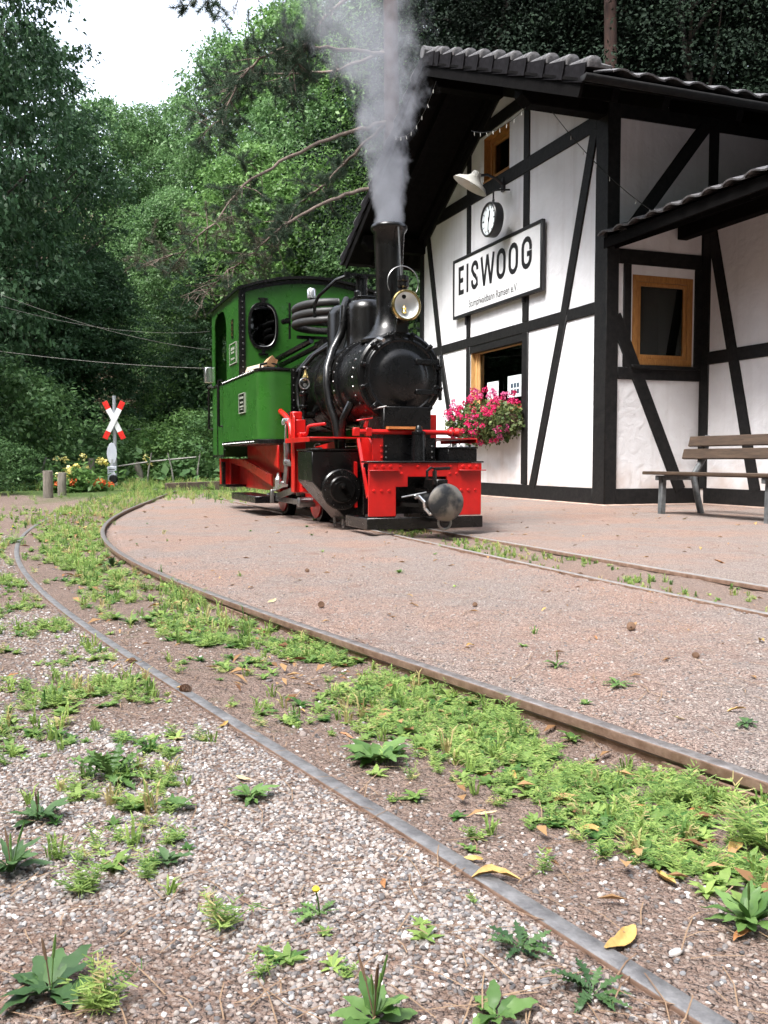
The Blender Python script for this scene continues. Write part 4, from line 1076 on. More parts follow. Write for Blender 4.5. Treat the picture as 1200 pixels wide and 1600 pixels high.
# --- boiler, smokebox
bo = part('boiler', MB().lathe([(.375,-3.0),(.375,-1.05)], c=(0,YC,ZC), axis='x', n=48), K_, label='black boiler barrel')
for x in (-1.15,-1.62,-2.1,-2.6): part('boiler_band', MB().lathe([(.376,x-.022),(.383,x-.020),(.383,x+.020),(.376,x+.022)], c=(0,YC,ZC), axis='x', n=48, cap=False), K_, bo)
sm = part('smokebox', MB().lathe([(.352,-1.10),(.352,-.50),(.362,-.50),(.362,-.465),(.345,-.452),(.318,-.452),(.312,-.440),(.30,-.435)], c=(0,YC,ZC), axis='x', n=56, cap=False), KM, angle=28)
part('smokebox_ring', MB().lathe([(.353,-1.10),(.372,-1.095),(.372,-1.03),(.353,-1.025)], c=(0,YC,ZC), axis='x', n=48, cap=False), KM, sm)
dr = part('smokebox_door', MB().lathe([(.305,-.452),(.305,-.428),(.298,-.420),(.285,-.418),(.275,-.424),(.225,-.420),(.205,-.412),(.19,-.400),(.15,-.388),(.10,-.380),(.05,-.377),(.0,-.376)], c=(0,YC,ZC), axis='x', n=56, cap=False), KM, angle=28, label='round domed black smokebox door')
for k in range(12):
    t = 2*math.pi*(k+.5)/12
    c = Vector((-.43,YC+.335*math.cos(t),ZC+.335*math.sin(t)))
    d = Vector((0,math.cos(t),math.sin(t)))
    part('door_clamp', MB().bar(c-d*.05,c+d*.025,.032,.028,up=(1,0,0)).tube([c+Vector((0,0,0)),c+Vector((.04,0,0))],.012,8), KM, dr, .003)
part('door_hinge', MB().bar((-.42,YC+.30,ZC+.12),(-.385,YC+.10,ZC+.12),.022,.04).bar((-.42,YC+.30,ZC-.12),(-.385,YC+.10,ZC-.12),.022,.04).tube([(-.43,YC+.33,ZC-.18),(-.43,YC+.33,ZC+.18)],.016,8), KM, dr, .003)
hb = MB()
for k in range(30):
    t = 2*math.pi*k/30
    for x in (-1.062,-.62): hb.dome((x,YC+.352*math.cos(t)*(1.055 if x < -1 else 1),ZC+.352*math.sin(t)*(1.055 if x < -1 else 1)), .010, (0,math.cos(t),math.sin(t)), .008)
tag(part('rivets', hb, mt['rod'], sm), kind='stuff')
part('door_lug', MB().tube([(-.43,YC-.20,ZC+.29),(-.36,YC-.18,ZC+.27)],.016,8).tube([(-.43,YC-.24,ZC-.26),(-.35,YC-.16,ZC-.24)],.007,6), mt['rod'], dr)
# chimney
part('chimney', MB().lathe([(.205,1.56),(.185,1.595),(.150,1.635),(.122,1.69),(.109,1.76),(.105,1.85),(.107,1.95),(.119,2.30),(.126,2.42),(.138,2.435),(.150,2.455),(.148,2.475),(.140,2.485),(.122,2.485),(.110,2.40),(.09,2.2)], c=(-.72,YC,0), n=40, cap=False), K_, angle=50, label='tall tapered black chimney with a flared rim')
part('chimney_saddle', MB().lathe([(.235,1.53),(.235,1.555),(.215,1.575)], c=(-.72,YC,0), n=40), K_)
# head lamp
hl = part('headlamp', MB().lathe([(.0,-.50),(.085,-.49),(.10,-.46),(.10,-.36)], c=(0,YC,1.785), axis='x', n=32, cap=False), K_, label='round brass-rimmed headlamp below the chimney')
part('lamp_rim', MB().lathe([(.10,-.37),(.118,-.365),(.122,-.33),(.115,-.318),(.104,-.318),(.102,-.335)], c=(0,YC,1.785), axis='x', n=36, cap=False), mt['brass'], hl)
part('reflector', MB().lathe([(.103,-.335),(.085,-.365),(.05,-.395),(.0,-.41)], c=(0,YC,1.785), axis='x', n=32, cap=False), mt['reflector'], hl)
part('burner', MB().lathe([(.014,1.725),(.022,1.735),(.014,1.755),(.02,1.765),(.012,1.785)], c=(-.37,YC-.005,0), n=12), mt['brass'], hl)
part('vent_hole', MB().lathe([(.0,-.362),(.018,-.362)], c=(0,YC-.01,1.855), axis='x', n=16, cap=False), KM, hl)
part('lamp_vent', MB().lathe([(.045,1.885),(.043,1.92),(.034,1.925),(.048,1.94),(.048,1.97),(.04,1.975),(.048,1.985),(.046,2.02),(.02,2.03),(0,2.03)], c=(-.41,YC,0), n=20), K_, hl)
part('lamp_handle', MB().torus((-.41,YC,1.97),.13,.004,'x',30,5,R_(-30),R_(210)), mt['rod'], hl)
part('lamp_bracket', MB().box(-.50,-.42,YC-.05,YC+.05,1.585,1.70), K_, hl, .004)
part('damper_rod', MB().tube([(-.56,YC+.02,2.44),(-.50,YC+.02,2.03)],.007,6), mt['rod'])
# domes and fittings on the boiler
part('sand_dome', MB().lathe([(.22,1.54),(.20,1.60),(.19,1.66),(.19,1.87),(.178,1.925),(.145,1.955),(.12,1.96),(.12,1.975),(.06,1.985),(.0,1.985)], c=(-1.26,YC,0), n=36, cap=False), K_, angle=40)
part('dome_lid_bolt', MB().box(-1.29,-1.20,YC-.1,YC+.1,1.985,2.0).lathe([(.03,1.98),(.03,2.04),(.015,2.05)],c=(-1.26,YC+.09,0),n=10).lathe([(.03,1.98),(.03,2.04),(.015,2.05)],c=(-1.26,YC-.09,0),n=10), K_, None, .003)
part('steam_dome', MB().lathe([(.23,1.55),(.21,1.62),(.205,1.90),(.19,1.95),(.15,1.985),(.0,2.0)], c=(-1.74,YC,0), n=36, cap=False), K_, angle=40)
part('safety_valve', MB().lathe([(.07,1.97),(.07,2.03),(.05,2.035),(.05,2.19),(.06,2.195),(.06,2.22),(.0,2.225)], c=(-1.50,YC+.03,0), n=20).box(-1.56,-1.44,YC-.10,YC+.16,2.215,2.235).box(-1.53,-1.47,YC-.13,YC-.09,2.19,2.25), KM)
part('valve_lever', MB().tube([(-1.50,YC-.08,2.23),(-1.52,YC-.20,2.18),(-1.62,YC-.33,2.05),(-1.66,YC-.36,1.98),(-1.66,YC-.36,1.86)],.015,8), K_)
part('pump_head', MB().box(-1.60,-1.36,YC-.06,YC+.14,1.985,2.03), KM, None, .004)
part('steam_pipe', MB().tube([(-1.40,YC-.10,1.93),(-1.33,YC-.17,1.97),(-1.27,YC-.21,1.90),(-1.26,YC-.22,1.75),(-1.27,YC-.24,1.66),(-1.22,YC-.33,1.52),(-1.14,YC-.40,1.36),(-1.10,YC-.42,1.22),(-1.05,YC-.41,1.05),(-.98,YC-.38,.90),(-.93,YC-.36,.66)],.036,12), K_)
part('exhaust_pipe', MB().tube([(-.80,YC-.30,1.05),(-.82,YC-.36,.92),(-.87,YC-.36,.80),(-.88,YC-.36,.66)],.034,10), K_)
part('feed_pipe', MB().tube([(-1.80,YC-.17,1.64),(-1.95,YC-.28,1.56),(-2.02,YC-.39,1.42),(-2.02,YC-.43,1.28),(-1.98,YC-.43,1.10),(-1.88,YC-.40,.92),(-1.84,YC-.38,.78)],.020,8), K_)
part('feed_pipe', MB().tube([(-1.86,YC-.17,1.66),(-2.03,YC-.30,1.55),(-2.10,YC-.41,1.40),(-2.10,YC-.45,1.26),(-2.08,YC-.45,1.0)],.020,8), K_)
vl = part('check_valve', MB().lathe([(.03,.98),(.03,1.04),(.045,1.05),(.045,1.07),(.03,1.08),(.035,1.16),(.045,1.17),(.045,1.19),(.03,1.20),(.03,1.29),(.02,1.30)], c=(-1.72,YC-.45,0), n=16), K_)
part('valve_body', MB().lathe([(.028,1.30),(.03,1.33),(.015,1.36),(.008,1.40)], c=(-1.72,YC-.43,0), n=14), mt['brass'], vl)
part('handwheel', MB().torus((-1.72,YC-.43,1.415),.05,.007,'z',18,6).bar((-1.77,YC-.43,1.415),(-1.67,YC-.43,1.415),.01,.01), K_, vl)
part('side_spindle', MB().tube([(-1.72,YC-.43,1.25),(-1.60,YC-.47,1.25)],.018,8).torus((-1.58,YC-.48,1.26),.045,.007,'x',16,5), mt['rod'], vl)
part('try_cock', MB().tube([(-1.72,YC-.44,.93),(-1.72,YC-.49,.95),(-1.70,YC-.52,.92),(-1.70,YC-.52,.86)],.02,8), mt['bright'], vl)
part('injector_pipe', MB().tube([(-2.16,-.60,1.03),(-2.05,-.60,1.035),(-1.85,-.60,.98),(-1.72,-.60,.92),(-1.68,-.60,.88),(-1.66,-.60,.77)],.026,10).lathe([(.04,-2.18),(.045,-2.14),(.04,-2.10)],c=(0,-.60,1.03),axis='x',n=10), RD)
part('red_shaft', MB().box(-1.58,-1.50,-.65,-.59,.765,.815).tube([(-1.55,-.62,.80),(-1.10,-.62,.80)],.018,8).box(-1.24,-1.18,-.65,-.59,.765,.815).tube([(-1.08,-.62,.80),(-1.04,-.62,.86),(-1.02,-.60,.87),(-.78,-.55,.875)],.013,8), RD, None, .004)
part('red_flange', MB().box(-1.45,-1.36,-.67,-.58,.93,1.0), RD, None, .008)
# coiled suction hose on the boiler top, whistle
for k, z in enumerate((1.905,1.982,2.058)):
    mb = MB(); pts = []; rads = []
    n = 190; Rr = .30
    for i in range(n+1):
        t = R_(60 + 300*i/n)
        pts.append((-2.38 + Rr*1.35*math.cos(t), YC - .03 + Rr*math.sin(t), z + .006*math.sin(2*t+k))); rads.append(.041 if i % 2 else .033)
    part('suction_hose', mb.tube(pts, rads, 10), mt['hose'], angle=80)
part('hose_rack', MB().bar((-2.42,-.34,1.78),(-2.42,.30,1.78),.04,.03).tube([(-2.72,-.36,1.98),(-2.80,-.38,1.98)],.03,10).tube([(-2.74,-.33,1.8),(-2.74,-.33,2.16)],.012,6), K_)
part('whistle', MB().lathe([(.035,2.165),(.045,2.17),(.045,2.25),(.035,2.265),(.0,2.268)], c=(-2.46,-.18,0), n=20), mt['bright'])
part('whistle_stem', MB().tube([(-2.46,-.18,2.0),(-2.46,-.18,2.165)],.022,8).lathe([(.045,2.125),(.045,2.145)],c=(-2.46,-.18,0),n=14), K_)
part('boiler_fitting', MB().tube([(-2.98,-.40,1.62),(-2.4,-.20,1.75)],.03,8).tube([(-2.98,-.36,1.56),(-2.2,-.18,1.68)],.026,8).box(-2.3,-2.0,-.2,.1,1.55,1.72), K_)
tag(part('beam_rivets', riv_red, RD), kind='stuff')
tag(part('dark_rivets', riv_black, mt['rod']), kind='stuff')
tag(part('cab_rivets', riv_green, G_), kind='stuff')
lo_m = Matrix.Translation((.31,7.0,0)) @ Matrix.Rotation(ROT, 4, 'Z')
def at_lo(x, y, z): return lo_m @ Vector((x, y, z))
# firewood lying on the near tank
def log(label, m, loc, rz, L, r):
    mb = MB(); n = 9; prof_ = [(math.cos(2*math.pi*k/n)*r*(1 if k < 6 else .55)*rnd.uniform(.85,1.1), math.sin(2*math.pi*k/n)*r*.8*rnd.uniform(.85,1.1)) for k in range(n)]
    mb.prism(prof_, 'x', -L/2, L/2)
    for v in mb.v: v += Vector((rnd.uniform(-.02,.02), rnd.uniform(-.006,.006), rnd.uniform(-.006,.006)))
    o = obj('firewood_log', mb, m); o.location = at_lo(*loc); o.rotation_euler = (rnd.uniform(0,3), 0, ROT+rz)
    tag(o, label, 'firewood', 'split logs on the side tank')
log('pale grey split log on the green side tank beside the cab', mt['log_pale'], (-2.72,-.66,1.49), .15, .50, .055)
log('orange tan split log on the green side tank beside the boiler', mt['log_tan'], (-2.30,-.64,1.50), -.12, .42, .062)
# ------------------------------------------------------------------ crossing sign, posts, fences, wires
def gz(x, y): return ground_z(x, y)
mt['galv'] = M('galvanised_post', (.38,.40,.44), (.5,.52,.56), rough=.45, metal=.4, scale=9)
mt['sign_white'] = M('white_sign_paint', (.74,.75,.76), (.80,.80,.82), rough=.35, scale=6)
mt['sign_red'] = M('red_sign_paint', (.68,.025,.02), (.74,.04,.03), rough=.35, scale=6)
mt['disc_back'] = M('pale_grey_sign_back', (.50,.52,.60), (.58,.60,.68), rough=.4, scale=6)
sx, sy = -(420/1450)*19.0, 19.0; sz = gz(sx, sy)
CS = thing('crossing_sign', 'red and white diagonal cross warning sign on a grey post by the track', 'railway sign', (sx, sy, sz), R_(8))
zc = .58 + (719-657)/1450*sy - sz
obj('post', MB().tube([(0,.05,-.2),(0,.05,zc+.50)],.038,10), mt['galv'], CS)
for sg in (-1,1):
    a = R_(64)*sg if sg > 0 else R_(180-64)
    dv = Vector((math.cos(R_(64))*sg, 0, math.sin(R_(64))))
    y = -.03 if sg > 0 else -.012
    up = Vector((0,1,0)).cross(dv)
    b = obj('blade', MB().bar(dv*-.255,dv*.255,.012,.108,up=up), mt['sign_white'], CS, bevel=.003); b.location = (0,y,zc)
    for e in (-1,1):
        q = obj('red_tip', MB().bar(dv*(.256*e),dv*(.42*e),.0125,.109,up=up), mt['sign_red'], b, bevel=.003)
SB = thing('signal_disc', 'pale grey oval signal disc on a box with a dark lamp below the crossing sign', 'signal', (sx-.0, sy-.2, sz), R_(8))
zd = .58 + (719-710)/1450*sy - sz
obj('disc', MB().lathe([(.21,0),(.215,.012),(.21,.024)], axis='y', n=32, c=(0,0,0)), mt['disc_back'], SB).location = (0,0,zd+.02)
SB.children[0].scale = (.46,1,1.0)
obj('housing', MB().box(-.085,.085,-.05,.08,zd-.55,zd-.24), mt['disc_back'], SB, bevel=.01)
obj('housing_print', MB().box(-.06,.06,-.053,-.05,zd-.31,zd-.295).box(-.06,.04,-.053,-.05,zd-.345,zd-.335), mt['black_paint'], SB)
obj('post', MB().tube([(0,.03,-.2),(0,.03,zd-.1)],.04,10), mt['galv'], SB)
obj('lamp', MB().lathe([(.07,-.14),(.09,-.06),(.08,0)], axis='y', n=16, c=(.04,-.05,zd-.50)), mt['gutter'], SB)
mt['post_wood'] = M('weathered_grey_post', (.13,.115,.095), (.27,.24,.20), rough=.85, scale=7, stretch=(5,5,1), bump=.004, bscale=30)
def wooden_post(px, pyb, pyt, Y, w, label, lean=0.0):
    x = (px-600)/1450*Y; z0 = gz(x, Y)
    h = .58 + (719-pyt)/1450*Y - z0
    mb = MB(); r = w/2
    mb.tube([(0,0,-.25),(0,0,h*.5),(lean,0,h-.015),(lean,0,h)],[r*1.04,r,r*.97,r*.88],12)
    for v in mb.v: v += Vector((rnd.uniform(-.006,.006), rnd.uniform(-.006,.006), 0))
    o = obj('wooden_post', mb, mt['post_wood']); o.location = (x, Y, z0); tag(o, label, 'post', 'round wooden posts beside the path')
wooden_post(75, 781, 735, 13.8, .145, 'thicker grey wooden post at the path edge, nearest to the viewer')
wooden_post(97, 776, 738, 14.8, .14, 'shorter grey wooden post just behind the thick post')
wooden_post(143, 752, 716, 20.5, .15, 'grey wooden post among the yellow flowers')
wooden_post(219, 746, 722, 22.5, .17, 'leaning wooden post to the right of the crossing sign', -.10)
mt['rope'] = M('pale_wire', (.16,.15,.135), (.26,.245,.22), rough=.6)
FE = thing('wire_fence', 'low pale wire fence with slanting struts behind the wooden posts', 'fence', (-7.6, 18.5, 0))
fz = .30
obj('wire', MB().tube([(-2.0,0,.62),(-.9,.3,.60),(.9,.9,.60)],.012,5).tube([(-2.0,0,.12),(-.9,.3,.20),(.9,.9,.18)],.012,5), mt['rope'], FE)
for x in (-.6,.55): obj('strut', MB().tube([(x,.2,-.1),(x+.22,.3,.64)],.02,6), mt['rope'], FE)
# white bed-frame like railing on the slope
RA = thing('white_railing', 'small white pipe railing among the bushes on the slope', 'railing', (-7.05, 27.5, gz(-7.05, 27.5)))
zr_ = .58+(719-672)/1450*27.5 - RA.location.z
obj('rail', MB().tube([(-.55,0,zr_),(.55,0,zr_+.05)],.025,6).tube([(-.4,0,zr_-.55),(.5,0,zr_-.5)],.02,6), mt['sign_white'], RA)
for x in (.40,.56): obj('upright', MB().tube([(x,0,-.2),(x,0,zr_+.08)],.025,6), mt['sign_white'], RA)
# wooden border beams beyond the curve and a thin stake fence
mt['beam'] = M('dark_border_beam', (.05,.035,.028), (.12,.085,.06), rough=.85, scale=6, bump=.004, bscale=30)
for (a, b, lab) in (((-4.05,17.2),(-3.1,17.6),'dark wooden border beam lying in the grass behind the locomotive'),((-3.1,17.62),(-2.2,17.9),'second dark border beam lying in the grass, half hidden by the locomotive')):
    o = obj('border_beam', MB().bar((a[0],a[1],gz(*a)+.07),(b[0],b[1],gz(*b)+.07),.14,.18), mt['beam'], None, bevel=.01); tag(o, lab, 'beam', 'border beams in the grass')
ST = thing('stake_fence', 'rough fence of pale crooked sticks at the foot of the slope', 'fence', (-5.2, 21.5, gz(-5.2,21.5)))
obj('rail', MB().tube([(-1.1,0,.42),(-.2,.1,.55),(.9,.1,.66)],[.02,.025,.02],6), mt['rope'], ST)
for x, l in ((-.3,.05),(.35,-.06),(.85,.04)): obj('stake', MB().tube([(x,0,-.1),(x+l,0,.35),(x+l*2.5,0,.75)],[.022,.02,.012],6), mt['rope'], ST)
# overhead wires
def wire(label, a, b, sag_, r=.012):
    P = [Vector(a).lerp(Vector(b), i/24) - Vector((0,0,sag_*4*(i/24)*(1-i/24))) for i in range(25)]
    o = obj('overhead_wire', MB().tube(P, r, 5), mt['rope']); tag(o, label, 'wire', 'wires slung through the trees')
def PX(px, py, Y): return ((px-600)/1450*Y, Y, .58+(719-py)/1450*Y)
wire('lower thin wire running from the left edge down to the cab', PX(-120,532,17), PX(335,577,19), .10, .005)
wire('upper thin wire crossing the dark leaves on the left', PX(-120,410,15.5), PX(330,548,22), .25, .005)
wire('middle thin wire in front of the dark trees on the left', PX(-120,440,17), PX(330,520,24), .35, .0045)
# ------------------------------------------------------------------ trees
nrg = np.random.default_rng(11)
def unit(v): return v / np.maximum(1e-6, np.linalg.norm(v, axis=-1, keepdims=True))
def leaf_quads(P, out, size, up=.6, rand=.7, fold=.25, wide=.55, droop=.3, rg=nrg):
    """one folded leaf at each point; out = outward direction"""
    n = len(P)
    nrm = unit(rg.normal(0, rand, (n,3)) + out*.5 + np.array([0,0,up]))
    d = unit(rg.normal(0, .6, (n,3)) + out*.6 - np.array([0,0,droop]))
    a = unit(d - nrm*np.sum(d*nrm, 1, keepdims=True)); b = np.cross(nrm, a)
    s = (size*rg.uniform(.6, 1.3, n))[:,None]
    V = np.empty((n,4,3)); V[:,0] = P; V[:,1] = P + a*s*.45 + b*s*wide*.5 + nrm*s*fold*.4
    V[:,2] = P + a*s - nrm*s*.08; V[:,3] = P + a*s*.45 - b*s*wide*.5 + nrm*s*fold*.4
    return V.reshape(-1,3)
def quads(n): return np.arange(n*4).reshape(n,4)
def crown(name, seed, H, zb, R, ncl, nleaf, leaf, env, mat_, flat=.32, cs=.62, up=.7, off=.0):
    rg = np.random.default_rng(seed)
    t = rg.beta(1.25, 1.35, ncl); z = zb + t*(H-zb)
    rad = R*env(t)*np.sqrt(rg.uniform(.12, 1.0, ncl))
    az = rg.uniform(0, 2*np.pi, ncl)
    # boughs: azimuth and height cluster so that gaps open between them
    nb = 26; ba = rg.uniform(0, 2*np.pi, nb); bz = rg.uniform(0, 1, nb)
    k = rg.integers(0, nb, ncl); az = np.where(rg.uniform(0,1,ncl) < .65, ba[k] + rg.normal(0,.35,ncl), az)
    z = np.where(rg.uniform(0,1,ncl) < .5, zb + np.clip(bz[k] + rg.normal(0,.05,ncl), 0, 1)*(H-zb), z)
    t = (z-zb)/(H-zb); rad = R*env(t)*np.sqrt(rg.uniform(.15, 1.0, ncl))*rg.uniform(.8, 1.12, ncl)
    C = np.stack([np.cos(az)*rad, np.sin(az)*rad, z - .12*rad], 1)
    o = unit(np.stack([np.cos(az), np.sin(az), .25+0*az], 1))
    r = cs*rg.uniform(.6, 1.3, ncl)
    L = rg.normal(0, .5, (ncl, nleaf, 3))*r[:,None,None]
    rl = np.linalg.norm(L[:,:,:2], axis=2)
    L[:,:,2] = L[:,:,2]*flat - .25*rl*rl/np.maximum(.2, r[:,None])
    P = (C[:,None,:] + L).reshape(-1,3)
    out = np.repeat(o, nleaf, 0)
    V = leaf_quads(P, out, leaf, up=up, rg=rg)
    tint = np.clip(np.repeat(rg.normal(.42,.17,ncl), nleaf) + rg.normal(0,.13,ncl*nleaf) + off, 0, 1)
    me = np_mesh(name, V, quads(len(P)), tint); me.materials.append(mat_)
    return me, C
def trunk_mesh(name, seed, H, r0, zb, C, nl, mat_, lean=.03):
    rg = random.Random(seed); mb = MB()
    pts = [Vector((lean*H*math.sin(i*.7+seed)*i/8, lean*H*math.cos(i*.9+seed)*i/8, -.3+(H*.92+.3)*i/8)) for i in range(9)]
    mb.tube(pts, [r0*(1.25 if i == 0 else 1)*(1-i/8.6) for i in range(9)], 9)
    for i in range(nl):
        c = Vector(C[rg.randrange(len(C))]); z0 = max(zb*.7, c.z - .55*math.hypot(c.x,c.y) - .2); z0 = min(z0, H*.85)
        f = (z0+.3)/(H*.92+.3)*8; k = min(7, int(f)); a = pts[k].lerp(pts[k+1], f-k)
        m_ = a.lerp(c, .55) + Vector((rg.uniform(-.2,.2), rg.uniform(-.2,.2), rg.uniform(-.1,.25)))
        rr = r0*.34*(1-z0/H*.6)
        mb.tube([a, m_, c], [rr, rr*.6, rr*.18], 5)
    me = mb.mesh(name, 60); me.materials.append(mat_); return me
mt['bark'] = M('dark_bark', (.028,.023,.019), (.075,.062,.05), rough=.9, scale=9, stretch=(1,1,.25), bump=.012, bscale=22)
mt['bark_bough'] = M('grey_brown_bough_bark', (.085,.062,.05), (.20,.15,.12), rough=.9, scale=9, bump=.006, bscale=25)
mt['bark_red'] = M('reddish_pine_bark', (.022,.010,.007), (.055,.026,.018), rough=.9, scale=8, stretch=(1,1,.3), bump=.01, bscale=20)
mt['leaf_dark'] = leafmat('dark_broad_leaves', (.024,.060,.026), (.100,.190,.088), .32, .40)
mt['leaf_mid'] = leafmat('green_broad_leaves', (.040,.096,.031), (.160,.280,.105), .36, .42)
mt['leaf_bright'] = leafmat('fresh_broad_leaves', (.058,.135,.032), (.205,.350,.108), .38, .42)
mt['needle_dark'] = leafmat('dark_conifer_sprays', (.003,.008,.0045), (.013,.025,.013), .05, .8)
env_round = lambda t: np.sqrt(np.clip(1-(2*t-.85)**2/1.35, .02, 1))
env_tall = lambda t: np.clip(.55+.75*t, 0, 1)*np.sqrt(np.clip(1-t**4, .03, 1))
env_cone = lambda t: np.clip(1.0-.92*t, .05, 1)
proto = {}
def make_proto(kind, seed, H, zb, R, ncl, nleaf, leaf, env, m_, r0, nl, flat=.32, cs=.62, bark='bark', up=.7, off=0.0):
    me, C = crown('crown', seed, H, zb, R, ncl, nleaf, leaf, env, m_, flat, cs, up, off)
    proto[kind] = (me, trunk_mesh('trunk', seed, H, r0, zb, C, nl, mt[bark]), H)
make_proto('dark', 1, 15, .8, 4.6, 1000, 52, .185, env_round, mt['leaf_dark'], .26, 34, .26, .72)
make_proto('dark2', 2, 14, 1.0, 4.0, 850, 52, .175, env_tall, mt['leaf_dark'], .22, 30, .28, .70, off=.06)
make_proto('mid', 3, 12, .8, 3.6, 800, 50, .18, env_round, mt['leaf_mid'], .17, 26, .38, .68)
make_proto('mid2', 4, 12, .6, 3.2, 720, 50, .18, env_tall, mt['leaf_mid'], .16, 26, .38, .66, off=.08)
make_proto('bright', 5, 11, .6, 3.3, 720, 50, .185, env_round, mt['leaf_bright'], .15, 24, .42, .66)
make_proto('cone', 6, 17, .8, 3.4, 1700, 64, .095, env_cone, mt['needle_dark'], .24, 40, .18, .75, up=.9)
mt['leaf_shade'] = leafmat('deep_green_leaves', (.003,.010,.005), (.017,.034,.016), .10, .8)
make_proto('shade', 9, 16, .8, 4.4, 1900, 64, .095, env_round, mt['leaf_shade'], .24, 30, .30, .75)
make_proto('shrub', 7, 2.2, .05, 1.35, 150, 42, .10, env_round, mt['leaf_mid'], .03, 12, .5, .36)
make_proto('shrub2', 8, 2.0, .05, 1.3, 150, 42, .09, env_round, mt['leaf_bright'], .03, 12, .5, .34)
trg = random.Random(21)
def tree(kind, px, ytop, Y, label, group=None, name=None, cat='tree', zoff=0.0, wide=1.0):
    me, tm, H = proto[kind]
    x = (px-600)/1450*Y; z0 = ground_z(x, Y)
    h = .58 + (719-ytop)/1450*Y - z0; s = h/H
    t = thing(name or {'cone':'spruce_tree','shrub':'shrub','shrub2':'shrub'}.get(kind, 'broadleaf_tree'), label, cat, (x, Y, z0-.05), trg.uniform(0, 6.28), group)
    t.scale = (s*wide, s*wide, s)
    link('crown', me, None, t); link('trunk', tm, None, t)
    return t
# dark trees crowding in from the left
gl = 'dark broad-leaved trees crowding the left side'
tree('dark', -75, -330, 22, 'tall dark-leaved tree filling the upper left corner, dark trunk at the left edge', gl, wide=.62)
tree('dark2', 55, 60, 27, 'dark-leaved tree standing just behind the tall one in the upper left corner', gl, wide=.8)
tree('dark', -210, 200, 17.5, 'low spreading dark tree at the left edge with leaves hanging over the path', gl, wide=1.1)
tree('dark2', 40, 330, 25, 'dark bushy tree in the shade behind the wooden posts', gl, wide=1.2)
tree('dark', 140, 390, 28, 'dark tree whose shade lies behind the crossing sign', gl, wide=1.0)
# lighter wood rising behind
gm = 'lighter trees rising on the slope in the middle'
tree('mid', 165, 165, 38, 'light green tree touching the sky right of the dark left trees', gm, wide=.9)
tree('mid2', 225, 175, 44, 'light green tree at the lowest notch of the skyline', gm, wide=.9)
tree('mid', 285, 165, 47, 'far tree between the notch and the tall bright trees', gm, wide=.9)
tree('mid2', 355, 75, 42, 'tall light green tree with a pointed top left of the smoke', gm, wide=.85)
tree('bright', 455, 30, 40, 'tall bright green tree reaching the top of the picture left of the smoke', gm, wide=.85)
tree('mid2', 520, -30, 43, 'tall green tree behind the rising smoke', gm, wide=.8)
tree('bright', 590, 30, 37, 'bright green tree between the smoke and the station roof', gm, wide=.8)
tree('mid', 670, -120, 40, 'tall green tree looking over the roof ridge', gm, wide=.7)
gf = 'trees at the foot of the slope behind the locomotive'
tree('bright', 400, 240, 31, 'bright leafy tree straight above the locomotive cab', gf, wide=1.0)
tree('bright', 520, 250, 30, 'bright leafy tree behind the chimney and domes', gf, wide=1.0)
tree('mid', 465, 150, 35, 'mid green tree between the two bright trees above the cab', gf, wide=1.0)
tree('mid2', 280, 300, 33, 'mid green tree to the right of the crossing sign', gf, wide=1.0)
tree('mid', 220, 330, 36, 'green tree whose branches hang over the dark hollow', gf, wide=1.0)
tree('dark', 330, 400, 30, 'dark tree in the hollow left of the cab', gf, wide=.9)
tree('mid', 590, 330, 27, 'leafy tree seen under the left roof corner', gf, wide=1.0)
# dark conifers behind the station
gs = 'dark trees standing behind the station'
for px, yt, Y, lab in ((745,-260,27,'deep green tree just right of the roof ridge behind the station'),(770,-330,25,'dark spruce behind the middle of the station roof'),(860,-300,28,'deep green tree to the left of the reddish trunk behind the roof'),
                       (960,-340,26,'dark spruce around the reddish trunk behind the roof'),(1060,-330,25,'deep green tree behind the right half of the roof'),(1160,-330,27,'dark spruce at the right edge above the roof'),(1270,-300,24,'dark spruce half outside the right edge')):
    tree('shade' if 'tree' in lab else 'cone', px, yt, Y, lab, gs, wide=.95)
for px, yt, Y, lab in ((810,-160,34,'far dark tree in the gap between the spruces left of the reddish trunk'),(1010,-200,33,'far dark tree in the gap between the spruces right of the reddish trunk'),(1180,-200,34,'far dark tree in the gap between the spruces at the right edge'),(905,-180,36,'far dark tree behind the reddish trunk')):
    tree('dark2', px, yt, Y, lab, 'far dark trees behind the spruces', wide=1.2)
t = thing('pine_tree', 'bare reddish pine trunk rising behind the station roof', 'tree', ((948-600)/1450*23.0, 23.0, 0)); 
obj('trunk', MB().tube([(0,0,-.3),(.05,.1,6),(-.05,.1,12),(.05,0,18)],[.20,.17,.15,.09],12), mt['bark_red'], t)
me_, C_ = crown('crown', 77, 20, 14, 2.2, 120, 40, .2, env_round, mt['needle_dark'], .3, .6); link('crown', me_, None, t)
